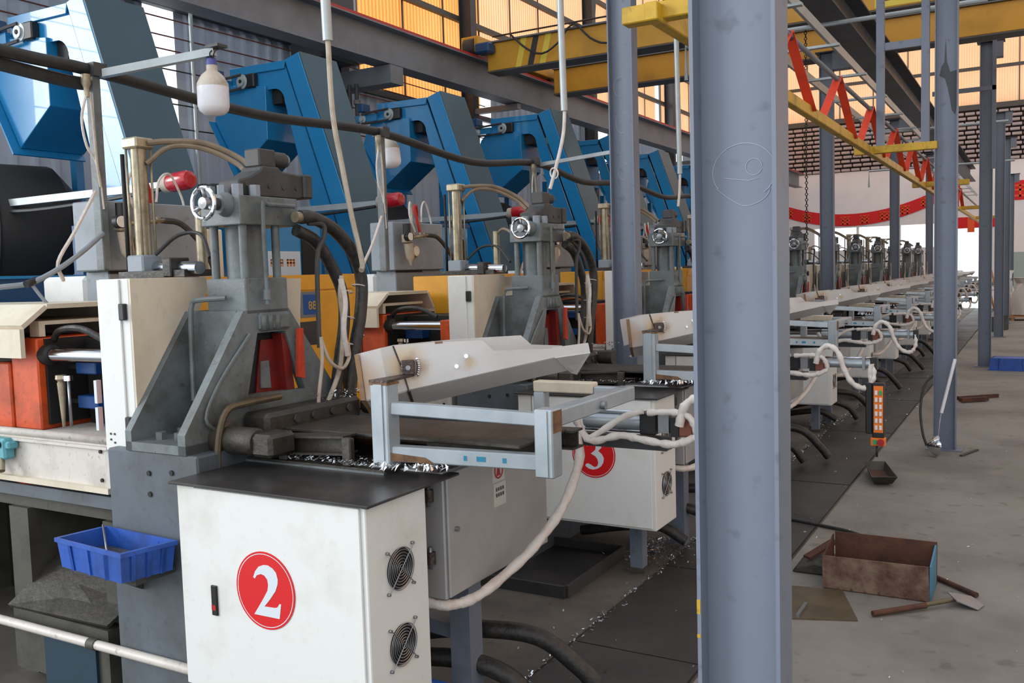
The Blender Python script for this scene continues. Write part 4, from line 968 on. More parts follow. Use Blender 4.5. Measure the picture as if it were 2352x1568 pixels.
def make_cable():
    pts = [(-1.47, 3.02, 0.95), (-1.452, 3.0, 0.86), (-1.46, 2.88, 0.72), (-1.50, 2.74, 0.61), (-1.53, 2.62, 0.555), (-1.57, 2.46, 0.505), (-1.62, 2.36, 0.50), (-1.72, 2.32, 0.515)]
    o = MB().tube(pts, 0.017, 10, n=8, rs=lambda u: 0.0175*(1+0.08*math.sin(u*60)+0.05*math.sin(u*170))).build('wrapped_cable', 'wrap_white', None, org=(-1.6, 2.6, 0.5))
    tag(o, 'x', 'cable', 'white wrapped cables hanging at the junction boxes')
    return o
def make_conveyor():
    Y0 = 4.26
    t = thing('elevator_conveyor', (-5.8, Y0+0.25, 0), 'x', 'conveyor', 'blue elevator conveyors behind the presses')
    # side plates: inverted J outline
    def arc(cx, cz, r, a0, a1, n=5):
        return [(cx+r*math.cos(math.radians(a0+(a1-a0)*i/n)), cz+r*math.sin(math.radians(a0+(a1-a0)*i/n))) for i in range(n+1)]
    outer = [(-6.71, 3.575), (-6.03, 3.56), (-5.19, 1.2), (-5.52, 1.2), (-6.04, 3.22)]
    inner = arc(-6.17, 3.20, 0.13, 10, 95)
    side = outer[:-1]+[(-6.045, 3.215)]+inner+[(-6.71, 3.33)]
    for y in (Y0, Y0+0.45):
        MB().poly(side, 'Y', y, y+0.02).build('side_plate', 'blue_paint', t)
    d = Vector((0.84, 0, -2.36)).normalized()
    MB().poly([(-5.99, 3.56), (-5.82, 3.61), (-4.97, 1.2), (-5.15, 1.2)], 'Y', Y0-0.035, Y0).build('leg_channel', 'blue_paint', t, bevel=0.006)
    MB().poly([(-6.71, 3.575), (-6.0, 3.565), (-6.02, 3.49), (-6.71, 3.50)], 'Y', Y0-0.02, Y0).build('top_channel', 'blue_paint', t, bevel=0.004)
    MB().plate([(-5.822, Y0-0.03, 3.61), (-5.822, Y0+0.48, 3.61), (-4.97, Y0+0.48, 1.2), (-4.97, Y0-0.03, 1.2)], 0.012).build('back_cover', 'teal_cover', t)
    MB().plate([(-6.71, Y0, 3.575), (-6.71, Y0+0.47, 3.575), (-5.99, Y0+0.47, 3.56), (-5.99, Y0, 3.56)], -0.012).build('top_cover', 'blue_paint', t)
    MB().plate([(-5.99, Y0-0.03, 3.56), (-5.99, Y0+0.48, 3.56), (-5.822, Y0+0.48, 3.61), (-5.822, Y0-0.03, 3.61)], -0.012).build('ridge_cover', 'blue_paint', t)
    MB().poly([(-6.04, 3.22), (-6.02, 3.22), (-5.50, 1.2), (-5.53, 1.2)], 'Y', Y0+0.02, Y0+0.45).build('inner_cover', 'deep_blue', t)
    # discharge hood
    MB().poly([(-6.74, 3.42), (-6.25, 3.36), (-6.25, 2.87), (-6.64, 2.60), (-6.93, 3.11), (-6.86, 3.30)], 'Y', Y0-0.03, Y0+0.5).build('discharge_hood', 'blue_paint', t, bevel=0.004)
    MB().box(-6.24, -6.12, Y0+0.05, Y0+0.4, 3.2, 3.34).build('hood_gap', 'dark_void', t)
    MB().plate([(-6.93, Y0-0.1, 3.1), (-6.62, Y0-0.1, 2.55), (-6.62, Y0+0.5, 2.55), (-6.93, Y0+0.5, 3.1)], 0.012).build('deflector', 'blue_paint', t)
    # chain drive on the side
    dr = MB().lathe([(0.068, 0), (0.068, 0.012), (0.045, 0.016), (0.045, 0.03)], (-6.51, Y0-0.055, 3.425), (0, -1, 0), 18).build('sprocket', 'conduit', t)
    MB().lathe([(0.018, 0.03), (0.016, 0.036), (0.001, 0.036)], (-6.51, Y0-0.055, 3.425), (0, -1, 0), 12).build('sprocket_hub', 'dark_void', dr)
    MB().lathe([(0.05, 0), (0.05, 0.012), (0.025, 0.016), (0.025, 0.03)], (-6.90, Y0-0.055, 3.41), (0, -1, 0), 16).build('sprocket', 'conduit', t)
    MB().box(-6.47, -6.36, Y0-0.065, Y0, 3.36, 3.49).build('bearing_housing', 'black_plastic', t, bevel=0.01)
    MB().box(-7.0, -6.70, Y0-0.05, Y0-0.01, 3.38, 3.46).build('motor_plate', 'blue_paint', t)
    MB().box(-6.98, -6.9, Y0-0.05, Y0+0.1, 3.50, 3.6).build('drive_motor', 'deep_blue', t, bevel=0.01)
    ch = MB()
    ch.tube([(-6.90, Y0-0.075, 3.462), (-6.70, Y0-0.075, 3.478), (-6.51, Y0-0.075, 3.487)], 0.014, 5)
    ch.tube([(-6.90, Y0-0.075, 3.358), (-6.72, Y0-0.075, 3.352), (-6.51, Y0-0.075, 3.363)], 0.014, 5)
    ch.build('drive_chain', 'machine_dark', t)
    # foot: feed hopper, legs
    MB().poly([(-6.5, 0.75), (-4.85, 0.75), (-4.85, 1.0), (-4.95, 1.35), (-5.6, 1.35), (-6.5, 1.05)], 'Y', Y0-0.06, Y0+0.51).build('boot', 'blue_paint', t, bevel=0.006)
    for x in (-6.3, -5.3):
        for y in (Y0, Y0+0.42):
            MB().box(x-0.04, x+0.04, y-0.03, y+0.05, 0, 0.78).build('leg', 'blue_paint', t)
    for x in (-6.85, -6.25):
        MB().bar((x, Y0+0.62, 0), (x+0.05, Y0+0.54, 2.75), 0.07, 0.07).build('stand_post', 'blue_paint', t)
    return t
def make_feeder():
    Y0 = 4.26
    t = thing('feeder_box', (-5.3, Y0+1.1, 0), 'x', 'feeder', 'blue feeder boxes')
    MB().box(-5.6, -4.95, Y0+0.72, Y0+1.35, 1.05, 2.02).build('body', 'blue_paint', t, bevel=0.006)
    MB().box(-4.955, -4.94, Y0+1.12, Y0+1.3, 1.15, 1.9).build('recess', 'dark_void', t)
    MB().box(-5.62, -4.93, Y0+0.70, Y0+1.37, 2.02, 2.05).build('top_lip', 'deep_blue', t)
    for y in (Y0+0.78, Y0+1.29):
        MB().box(-5.05, -4.97, y-0.04, y+0.04, 0, 1.05).build('leg', 'blue_paint', t)
    return t
def make_drum():
    Y0 = 4.26
    t = thing('tumbling_drum', (-6.75, Y0+0.1, 1.6), 'x', 'drum', 'dark tumbling drums below the conveyors')
    MB().lathe([(0.05, -0.02), (0.42, -0.02), (0.50, 0.12), (0.50, 0.55), (0.30, 0.75)], (-6.95, Y0-0.27, 2.0), (0.25, 1, 0.0), 26).build('shell', 'dark_void', t)
    MB().torus((-6.95, Y0-0.22, 2.0), (0.25, 1, 0), 0.47, 0.03, 30, 6).build('rim', 'machine_dark', t)
    for x in (-7.3, -6.6):
        MB().box(x-0.03, x+0.03, Y0-0.05, Y0+0.05, 0, 1.62).build('stand_leg', 'deep_blue', t)
    return t
def make_beacon():
    t = thing('beacon_lamp', (-4.7, 4.03, 2.19), 'x', 'lamp', 'red beacon lamps on grey arms')
    MB().bar((-6.9, 4.03, 2.17), (-4.80, 4.03, 2.175), 0.05, 0.05).build('arm', 'conduit', t)
    MB().lathe([(0.055, 0), (0.055, 0.05), (0.058, 0.055)], (-4.83, 4.03, 2.185), (1, 0, 0.06), 18).build('collar', 'cable_beige', t)
    MB().lathe([(0.056, 0), (0.060, 0.02), (0.060, 0.15), (0.052, 0.175), (0.03, 0.182)], (-4.775, 4.03, 2.188), (1, 0, 0.06), 18).build('lens', 'lamp_red', t)
    MB().tube([(-6.8, 4.0, 2.13), (-6.2, 4.0, 2.10), (-5.4, 4.0, 2.12), (-4.85, 4.0, 2.15)], 0.014, 6, n=4).build('cable', 'cable_black', t)
    MB().box(-4.95, -4.87, 3.99, 4.07, 1.0, 2.15).build('stand', 'tank_grey', t) if False else None
    return t
def make_post():
    t = thing('cable_post', (-3.75, 2.76, 1.62), 'x', 'post', 'posts carrying the overhead black cable')
    MB().box(-3.775, -3.72, 2.735, 2.775, 1.62, 2.55).build('pole', 'machine_grey', t, bevel=0.004)
    MB().box(-3.79, -3.70, 2.73, 2.80, 2.50, 2.56).build('clamp', 'machine_dark', t)
    MB().lathe([(0.02, 0), (0.022, 0.04), (0.012, 0.06), (0.012, 0.10)], (-3.72, 2.70, 2.50), (0, 0, -1), 10).build('air_coupling', 'brass', t)
    MB().tube([(-3.72, 2.70, 2.42), (-3.71, 2.66, 2.30), (-3.715, 2.68, 2.18), (-3.725, 2.735, 2.10), (-3.72, 2.75, 1.9)], 0.006, 6, n=5).build('hose', 'wrap_white', t)
    MB().tube([(-3.71, 2.71, 2.42), (-3.70, 2.71, 2.28), (-3.705, 2.72, 2.1), (-3.71, 2.735, 2.0)], 0.006, 6, n=5).build('hose', 'cable_beige', t)
    MB().tube([(-3.73, 2.72, 1.98), (-3.72, 2.60, 1.80), (-3.74, 2.52, 1.66), (-3.80, 2.58, 1.58)], 0.009, 6, n=5).build('hose', 'wrap_white', t)
    return t
def make_bulb(x, y, z, tilt, label):
    t = thing('light_bulb', (x, y, z), label, 'light bulb', 'white light bulbs hanging from the cable posts')
    ax = Vector((tilt, 0, 1)).normalized(); o = Vector((x, y, z))
    MB().lathe([(0.001, 0), (0.045, 0.004), (0.064, 0.02), (0.070, 0.04), (0.070, 0.125)], o, ax, 24).build('globe', 'bulb_white', t)
    MB().lathe([(0.0705, 0.125), (0.069, 0.14), (0.05, 0.175), (0.028, 0.195), (0.024, 0.20), (0.024, 0.225)], o, ax, 24).build('neck', 'bulb_neck', t)
    MB().lathe([(0.0245, 0.222), (0.023, 0.25), (0.015, 0.256)], o, ax, 18).build('socket', 'bulb_cap', t)
    MB().tube([o+ax*0.25, o+ax*0.29, o+ax*0.31+Vector((-0.02, 0, 0))], 0.004, 6).build('lead_wire', 'cable_black', t)
    return t

press = make_press(); clamp = make_clamp(); yel = make_yellow(); tank = make_tank(); core = make_core()
cab = make_cabinet(); box = make_ssbox(); chute = make_chute(); frame = make_frame(); arm = make_arm(); cable = make_cable()
conv = make_conveyor(); feeder = make_feeder(); drum = make_drum(); beacon = make_beacon(); post = make_post()

# press, core, clamp and cabinet scaled about the camera to clear each other
for o, f_, p_ in ((press, 1.03, (-2.575, 2.4411, -0.0465)), (core, 1.03, (-2.987, 2.369, 1.57575)), (clamp, 1.03, (-3.708, 2.5235, -0.0465)), (cab, 0.966, (-1.97064, 2.0769, 0.0527))):
    o.scale = (f_, f_, f_); o.location = p_
def lab(fmt, n):
    return fmt.replace('ORD', ORD[n])
protos = [
 (press, 'grey die casting press with handwheel and black hoses, ORD in the row', 1),
 (clamp, 'clamping unit with orange platens under a cream hood, ORD in the row', 1),
 (yel, 'yellow machine guard with dark handle behind the ORD press', 0),
 (tank, 'grey hydraulic tank with air regulator and dial, ORD in the row', 0),
 (core, 'upright brass core pull cylinder with polished rod on the ORD press', 1),
 (box, 'stainless junction box under the table of the ORD press', 1),
 (chute, 'stainless delivery chute with burnt weld marks, ORD in the line', 1),
 (frame, 'galvanised square tube frame holding the ORD chute', 1),
 (arm, 'pneumatic slide with white wrapped hoses, ORD along the aisle', 1),
 (cable, 'white taped cable hanging by the ORD junction box', 1),
]
dxs = [0.0, 0.02, 0.0, -0.01, 0.015, 0.0, -0.015, 0.01, 0.0, 0.0, 0.0, 0.0]
for root, fmt, far in protos:
    root['label'] = lab(fmt, 0)
    for n in range(1, NST if far else 5):
        o = dup(root, (dxs[n], n*S, -0.025 if root in (press, core, clamp, yel, tank) else (-0.015 if n == 1 else -0.03) if root is chute else 0), lab(fmt, n), skip=('hydraulic_hose', 'cable_tie', 'taped_cable', 'hose_ferrule') if (root is press and n >= 3) else ())
# control cabinets with their numbers
cab_labels = ['white control cabinet with red number 2 sticker and two fan grilles', 'white control cabinet with red number 3 sticker behind the wrapped cable']
TWO = [(-0.047, 0.036), (-0.04, 0.033), (-0.032, 0.044), (-0.014, 0.051), (0.001, 0.048), (0.012, 0.037), (0.015, 0.021), (0.011, 0.002), (-0.004, -0.02), (-0.026, -0.05), (-0.05, -0.081), (0.056, -0.08), (0.065, -0.033), (0.058, -0.033), (0.05, -0.044), (0.04, -0.048), (-0.005, -0.05), (0.02, -0.024), (0.044, 0.005), (0.054, 0.027), (0.056, 0.043), (0.05, 0.063), (0.036, 0.075), (0.017, 0.082), (-0.001, 0.081), (-0.022, 0.073), (-0.038, 0.056)]  # numeral outline traced from image pixels, converted to cabinet-front coordinates
THREE = [(-0.045, 0.052), (-0.03, 0.074), (-0.007, 0.084), (0.019, 0.084), (0.04, 0.073), (0.048, 0.053), (0.044, 0.037), (0.027, 0.021), (0.047, 0.005), (0.058, -0.015), (0.055, -0.038), (0.042, -0.059), (0.021, -0.073), (-0.005, -0.08), (-0.03, -0.076), (-0.048, -0.063), (-0.044, -0.052), (-0.033, -0.049), (-0.018, -0.054), (-0.003, -0.063), (0.008, -0.066), (0.02, -0.059), (0.026, -0.043), (0.022, -0.023), (0.008, -0.007), (-0.016, 0.004), (-0.001, 0.015), (0.011, 0.026), (0.013, 0.042), (0.007, 0.052), (-0.007, 0.058), (-0.023, 0.053), (-0.034, 0.042)]
cab['label'] = cab_labels[0]
for n in range(1, NST):
    c = dup(cab, (0, n*S, 0), cab_labels[1] if n == 1 else lab('white control cabinet on legs under the ORD press table', n))
    if n == 1: cab3 = c; ORG[c.name] = ORG[cab.name]
def sticker(c, dy, dx, num):
    s_ = MB().cyl((-2.047+dx, 1.997+dy, 0.601), (-2.047+dx, 1.9945+dy, 0.601), 0.122, seg=48).build('number_sticker', 'sticker_red', c)
    ring = MB()
    for a in range(48):
        a0, a1 = 2*math.pi*a/48, 2*math.pi*(a+1)/48
        ring.add([(-2.047+dx+r*math.cos(q), 1.9942+dy, 0.601+r*math.sin(q)) for r, q in ((0.1135, a0), (0.1135, a1), (0.116, a1), (0.116, a0))], [(0, 1, 2, 3)])
    ring.build('sticker_ring', 'paper_white', s_)
    MB().poly([(-2.047+dx+x, 0.601+z) for x, z in num], 'Y', 1.9935+dy, 1.9944+dy).build('numeral', 'paper_white', s_)
sticker(cab, 0, 0, TWO); sticker(cab3, 0, 0.062, THREE)
# warning label on the first junction box
wl_ = MB().box(-1.597, -1.5962, 2.625, 2.705, 0.755, 0.835).build('warning_label', 'paper_grey', box)
MB().box(-1.597, -1.5963, 2.620, 2.70, 0.84, 0.90).build('warning_label', 'paper_grey', box)
MB().torus((-1.596, 2.66, 0.878), (1, 0, 0), 0.026, 0.003, 24, 5).build('prohibition_ring', 'ink_red', wl_)
MB().plate([(-1.5955, 2.645, 0.86), (-1.5955, 2.672, 0.86), (-1.5955, 2.665, 0.89), (-1.5955, 2.65, 0.885)], 0.0003).build('pictogram', 'ink_red', wl_)
for r in range(2):
    for c_ in range(4):
        mb = MB(); y0 = 2.638+c_*0.0145; z0 = 0.806-r*0.02
        for dy, dz, w, h in ((0, 0.011, 0.011, 0.002), (0, 0.0055, 0.011, 0.002), (0.001, 0, 0.0025, 0.014), (0.0075, 0, 0.0025, 0.014), (0.004, 0.002, 0.002, 0.008)):
            mb.box(-1.5963, -1.5958, y0+dy, y0+dy+w, z0+dz, z0+dz+h)
        mb.build('character', 'ink_dark', wl_)
# sign on the first feeder box
def place_conv():
    pass
CY = [(-0.0, 0.0, 0), (0, 2.18, 0), (0, 4.44, 0), (0.40, 6.35, 0.03), (0.15, 8.8, 0), (0.1, 11.0, 0), (0.1, 13.2, 0), (0.1, 15.4, 0)]
feeder['label'] = 'blue feeder box carrying a white sign with orange characters'
conv['label'] = 'blue elevator conveyor with teal back cover, nearest of the row'
drum['label'] = 'black tumbling drum below the nearest blue conveyor'
beacon['label'] = 'red beacon lamp on a pale arm, nearest of the row'
post['label'] = 'dark cable post on the nearest hydraulic tank'
for n, (dx, dy, dz) in enumerate(CY):
    if n == 0: continue
    dup(conv, (dx, dy, dz), lab('blue elevator conveyor with teal back cover, ORD in the row', n))
    if n < 3: dup(feeder, (dx, dy, dz), lab('blue feeder box standing behind the ORD hydraulic tank', n))
    if n < 6: dup(drum, (dx, dy, dz), lab('dark tumbling drum below the ORD blue conveyor', n))
for n in range(1, 5):
    dup(beacon, (0, n*S, 0), lab('red beacon lamp on a pale arm, ORD in the row', n))
    dup(post, (0, n*S-0.09*n, -0.03), lab('cable post on the ORD hydraulic tank', n))
sg = MB().box(-4.95, -4.944, 5.02, 5.36, 1.58, 1.77).build('white_sign', 'paper_white', feeder)
for i, (w) in enumerate((0.05, 0.045, 0.085)):
    y0 = 5.04+i*0.085; mb = MB()
    for dy, dz, ww, hh in ((0, 0.0, 0.2, 1), (0.4, 0, 0.2, 1), (0.8, 0, 0.2, 1), (0, 0.4, 1, 0.2), (0, 0.85, 1, 0.15)):
        mb.box(-4.9442, -4.9425, y0+dy*w, y0+(dy+ww)*w, 1.655+dz*0.055, 1.655+(dz+hh)*0.055)
    mb.build('character', 'ink_orange', sg)
t = thing('feed_trough', (-5.0, 3.0, 0), 'long dark blue feed trough behind the nearest cream hood', 'trough')
MB().box(-5.5, -4.62, 2.2, 3.62, 1.15, 1.605).build('body', 'deep_blue', t, bevel=0.006)
MB().box(-5.52, -4.60, 2.18, 3.64, 1.60, 1.615).build('lip', 'blue_paint', t)
for x in (-5.4, -4.75):
    for y in (2.3, 3.5):
        MB().box(x-0.04, x+0.04, y-0.04, y+0.04, 0, 1.16).build('leg', 'blue_paint', t)
t = thing('electrical_box', (-4.0, 3.45, 0), 'cream electrical box with red lamp behind the nearest brass cylinder', 'box')
MB().box(-4.15, -3.90, 3.38, 3.62, 0.0, 1.84).build('body', 'cream_paint', t, bevel=0.006)
MB().box(-3.90, -3.895, 3.40, 3.43, 1.2, 1.83).build('edge_trim', 'white_paint', t)
MB().lathe([(0.025, 0), (0.025, 0.04), (0.018, 0.055), (0.001, 0.058)], (-3.95, 3.41, 1.84), (0, 0, 1), 12).build('lamp', 'lamp_red', t)
t = thing('signal_lamp', (-4.8, 3.40, 1.61), 'small red signal lamp standing on the dark blue trough', 'lamp')
MB().box(-4.84, -4.76, 3.36, 3.44, 1.615, 1.90).build('stand', 'deep_blue', t)
MB().cyl((-4.8, 3.40, 1.90), (-4.8, 3.40, 1.94), 0.03, seg=14).build('base', 'tank_grey', t)
MB().lathe([(0.036, 0), (0.036, 0.075), (0.03, 0.085), (0.001, 0.087)], (-4.8, 3.40, 1.94), (0, 0, 1), 14).build('lens', 'lamp_red', t)
# bulbs and their arm
t = thing('lamp_arm', (-3.5, 2.9, 2.55), 'pale square tube arm holding the nearest bulb', 'bracket')
MB().bar((-3.72, 2.78, 2.515), (-3.22, 3.0, 2.585), 0.035, 0.035).build('tube', 'conduit', t)
MB().box(-3.25, -3.17, 2.97, 3.03, 2.60, 2.612).build('tip_plate', 'machine_dark', t)
for dx in (-0.02, 0.0, 0.02):
    MB().tube([(-3.22+dx, 3.0, 2.60), (-3.22+dx*1.5, 2.97, 2.575), (-3.235+dx*0.4, 2.99, 2.555)], 0.003, 5, n=3).build('wire_tie', 'cable_black', t)
t = thing('lamp_arm', (-3.5, 7.1, 2.49), 'pale tube arm beside the third cable post', 'bracket')
MB().bar((-3.72, 7.07, 2.48), (-3.0, 7.07, 2.53), 0.035, 0.03).build('tube', 'conduit', t)
make_bulb(-3.245, 3.0, 2.306, 0.0, 'largest white bulb with blue socket hanging in front of the blue conveyors')
make_bulb(-3.835, 5.1, 2.297, -0.12, 'smaller white bulb leaning beside the second cable post')
make_bulb(-3.80, 11.7, 2.22, 0.0, 'tiny far white bulb right of the foreground column')
b4 = make_bulb(-3.232, 13.5, 2.31, 0.0, 'tiny far bulb in front of the red banner')
MB().tube([(-3.252, 13.5, 2.615), (-3.232, 13.5, 3.2), (-3.232, 13.5, 4.382)], 0.004, 5).build('hanging_wire', 'cable_black', b4)
# overhead black cable
pts = [(-3.75, 1.2, 2.60), (-3.75, 2.33, 2.54), (-3.75, 2.78, 2.53), (-3.75, 3.8, 2.47), (-3.75, 4.85, 2.50), (-3.75, 6.0, 2.41), (-3.75, 7.05, 2.49), (-3.75, 8.0, 2.40), (-3.75, 9.1, 2.46), (-3.75, 10.2, 2.38), (-3.75, 11.3, 2.45), (-3.75, 13, 2.36), (-3.75, 15, 2.42)]
o = MB().tube(pts, 0.028, 9, n=6).build('overhead_cable', 'cable_black', None, org=(-3.75, 6, 2.4))
tag(o, 'thick black cable sagging overhead from post to post', 'cable')
o = MB().tube([(-3.78, 1.0, 2.58), (-3.78, 2.2, 2.50), (-3.78, 2.70, 2.47), (-3.76, 2.76, 2.5)], 0.03, 8, n=5).build('overhead_cable', 'cable_black', None, org=(-3.78, 2, 2.5))
tag(o, 'second black cable joining the nearest cable post at left', 'cable')
# air hose at left in front of the tank
t = thing('air_hose', (-3.7, 2.5, 1.6), 'grey air hose with a tee drooping from the nearest tank to the hood', 'hose')
MB().tube([(-3.72, 2.74, 1.79), (-3.72, 2.62, 1.70), (-3.74, 2.50, 1.62), (-3.78, 2.40, 1.57), (-3.85, 2.3, 1.555), (-4.0, 2.2, 1.52)], 0.012, 8, n=5).build('hose', 'tank_grey', t)
MB().cyl((-3.775, 2.44, 1.585), (-3.765, 2.38, 1.565), 0.016, seg=8).build('tee', 'black_plastic', t)
MB().tube([(-3.78, 2.41, 1.575), (-3.75, 2.43, 1.52), (-3.72, 2.45, 1.47)], 0.008, 8, n=4).build('branch', 'tank_grey', t)
# conduits dropping to the press valves
lbls = ['leftmost pale conduit with cable dropping to the nearest press', 'pale conduit with cable dropping to the second press', 'pale conduit with cable dropping to the third press', 'pale conduit with cable dropping to the fourth press']
for n in range(4):
    dy = [0, 2.06, 4.05, 6.6][n]; y = 2.822+dy
    t = thing('cable_conduit', (-2.4, y, 2.4), lbls[n], 'conduit', 'vertical conduits over the presses')
    zb = (2.473, 2.487, 2.28, 2.3)[n]
    MB().cyl((-2.40, y-0.01, zb), (-2.41, y-0.05, 4.6), 0.020, seg=12).build('pipe', 'conduit', t)
    if n == 0: pts = [(-2.40, y-0.01, zb+0.05), (-2.40, y+0.0, 2.2), (-2.39, y+0.03, 2.0), (-2.36, y+0.04, 1.8), (-2.31, y+0.03, 1.62), (-2.29, y+0.0, 1.58)]
    elif n == 1: pts = [(-2.40, y, zb+0.05), (-2.40, y-0.03, 2.35), (-2.42, y-0.10, 2.15), (-2.44, y-0.14, 2.03)]
    elif n == 2: pts = [(-2.40, y, zb+0.05), (-2.40, y-0.02, 2.15), (-2.41, y-0.03, 2.03)]
    else: pts = [(-2.40, y, zb+0.05), (-2.38, y+0.05, 2.1), (-2.33, y+0.2, 1.9), (-2.3, y+0.3, 1.6)]
    MB().tube(pts, 0.0105, 8, n=5).build('cable', 'cable_beige' if n == 0 else 'wrap_white', t)
    if n == 1:
        MB().torus((-2.42, y-0.12, 2.12), (0.3, 1, 0.2), 0.03, 0.005, 14, 5).build('tape_loop', 'wrap_white', t)
# hydraulic hoses curling on the floor in front of each station
def hose(pts, r, label, m_='hose_black'):
    c = sum((Vector(p) for p in pts), Vector())/len(pts)
    o = MB().tube(pts, r, 10, n=6).build('floor_hose', m_, None, org=(c.x, c.y, 0))
    tag(o, label, 'hose', 'black hoses arching onto the floor')
hsrc = []
for n in range(7):
    dy = n*S
    hs = [[(-2.3, 2.75, 0.10), (-2.0, 2.78, 0.20), (-1.75, 2.84, 0.225), (-1.58, 2.90, 0.20), (-1.46, 2.95, 0.10), (-1.40, 2.98, 0.03)],
          [(-2.3, 2.60, 0.08), (-2.0, 2.64, 0.15), (-1.78, 2.68, 0.165), (-1.62, 2.72, 0.12), (-1.54, 2.75, 0.03)],
          [(-2.3, 2.48, 0.05), (-2.05, 2.50, 0.09), (-1.85, 2.53, 0.10), (-1.70, 2.55, 0.04)]]
    nm = ['upper', 'middle', 'lowest']
    for i, h_ in enumerate(hs):
        if n > 3 and i == 2: continue
        hose([(x+(0.04 if n % 2 else 0), y+dy, z*(1.0 if n == 0 else 1.25)) for x, y, z in h_], 0.034 if n == 0 else 0.03, '%s black hose arching to the floor below the %s press' % (nm[i], ORD[n]))
o = MB().tube([(-2.2, 2.42, 0.16), (-1.9, 2.46, 0.17), (-1.72, 2.50, 0.15)], 0.014, 8, n=4).build('air_line', 'plastic_blue', None, org=(-1.9, 2.46, 0))
tag(o, 'blue air line beside the black hoses under the nearest press', 'hose')
o = MB().tube([(-1.6, 5.65, 0.012), (-1.1, 5.5, 0.012), (-0.85, 5.38, 0.012), (-0.6, 5.05, 0.012)], 0.010, 7, n=6).build('floor_cable', 'cable_black', None, org=(-1, 5.5, 0))
tag(o, 'thin black cable lying on the floor behind the rusty box', 'cable')
# ------------------------------------------------------------ loose things
def crate(T, z, h, label, flip=False):
    """T: four rim corners, counter-clockwise from front left"""
    T = [Vector((x, y, 0)) for x, y in T]; cc = sum(T, Vector())/4
    t = thing('plastic_crate', (cc.x, cc.y, z), label, 'crate')
    B = [cc+(p-cc)*0.93 for p in T]; I = [cc+(p-cc)*0.95 for p in T]
    zt, zb = (z+h, z) if not flip else (z, z+h)
    up = lambda p, zz: Vector((p.x, p.y, zz))
    for i in range(4):
        j = (i+1) % 4
        a, b, ib, ia = up(T[i], zt), up(T[j], zt), up(B[j], zb), up(B[i], zb)
        inn = [up(I[i], zt), up(I[j], zt), up(cc+(B[j]-cc)*0.95, zb), up(cc+(B[i]-cc)*0.95, zb)]
        MB().add([a, b, ib, ia]+inn, [(0, 1, 2, 3), (4, 7, 6, 5), (0, 4, 5, 1), (1, 5, 6, 2), (2, 6, 7, 3), (3, 7, 4, 0)]).build('wall', 'plastic_blue', t)
        R0 = cc+(T[i]-cc)*1.04; R1 = cc+(T[j]-cc)*1.04
        zr = zt-0.014 if not flip else zt+0.014
        MB().add([up(R0, zt), up(R1, zt), up(T[j], zt), up(T[i], zt), up(R0, zr), up(R1, zr), up(T[j], zr), up(T[i], zr)], [(0, 1, 2, 3), (4, 7, 6, 5), (0, 4, 5, 1), (1, 5, 6, 2), (2, 6, 7, 3), (3, 7, 4, 0)]).build('rim', 'plastic_blue', t)
        for u in (0.22, 0.5, 0.78):
            o1 = T[i]*(1-u)+T[j]*u; o2 = B[i]*(1-u)+B[j]*u; o1 = cc+(o1-cc)*1.01; o2 = cc+(o2-cc)*1.01
            MB().bar(up(o1, zr), up(o2, zb), 0.014, 0.008, up=(o1-cc)).build('rib', 'plastic_blue', t)
    MB().add([up(p, zb) for p in B]+[up(p, zb+(0.008 if not flip else -0.008)) for p in B], [(0, 1, 2, 3), (4, 7, 6, 5), (0, 4, 5, 1), (1, 5, 6, 2), (2, 6, 7, 3), (3, 7, 4, 0)]).build('bottom', 'plastic_blue', t)
    return t
c = crate([(-2.87, 1.86), (-2.50, 1.83), (-2.46, 2.01), (-2.84, 2.03)], 0.605, 0.10, 'blue plastic crate with swarf at the foot of the nearest press')
MB().poly([(-2.85, 1.88), (-2.52, 1.85), (-2.48, 1.99), (-2.82, 2.01)], 'Z', 0.614, 0.645).build('scrap_fill', 'swarf_pile', c)
o = MB().tube([(-2.83, 2.01, 0.715), (-2.66, 1.90, 0.655)], 0.004, 6).build('steel_rod', 'steel', None, org=(-2.7, 1.9, 0.63))
tag(o, 'thin steel rod sticking out of the blue crate', 'rod')
t = thing('crate_shelf', (-2.7, 1.9, 0.58), 'dark steel shelf bracket carrying the blue crate', 'shelf')
MB().box(-2.82, -2.50, 1.88, 2.035, 0.585, 0.605).build('plate', 'machine_dark', t)
MB().poly([(2.035, 0.585), (1.90, 0.585), (2.035, 0.50)], 'X', -2.69, -2.67).build('gusset', 'machine_dark', t)
crate([(-0.56, 14.35), (-0.02, 14.32), (0.02, 14.70), (-0.52, 14.72)], 0, 0.17, 'blue plastic crate upside down on the aisle floor', flip=True)
# rusty open box
t = thing('scrap_box', (-0.63, 4.58, 0), 'rusty open steel box on the aisle floor with a faded blue end', 'box')
MB().poly([(-0.873, 0.005), (-0.404, 0.005), (-0.410, 0.165), (-0.875, 0.16)], 'Y', 4.445, 4.453).build('front_wall', 'rust_faded', t)
MB().poly([(-0.86, 0.005), (-0.395, 0.005), (-0.395, 0.212), (-0.862, 0.212)], 'Y', 4.70, 4.708).build('rear_wall', 'rust', t)
MB().poly([(4.453, 0.005), (4.70, 0.005), (4.70, 0.20), (4.453, 0.165)], 'X', -0.405, -0.397).build('end_wall', 'faded_blue', t)
MB().poly([(4.453, 0.005), (4.70, 0.005), (4.70, 0.20), (4.453, 0.16)], 'X', -0.873, -0.866).build('end_wall', 'rust', t)
MB().box(-0.87, -0.40, 4.45, 4.705, 0, 0.006).build('bottom', 'rust', t)
for i in range(7):
    MB().lathe([(0.001, -0.006), (0.008, 0), (0.001, 0.006)], (-0.80+i*0.06, 4.443, 0.012), (1, 0, 0), 7).build('weld_spot', 'rust_weld', t)
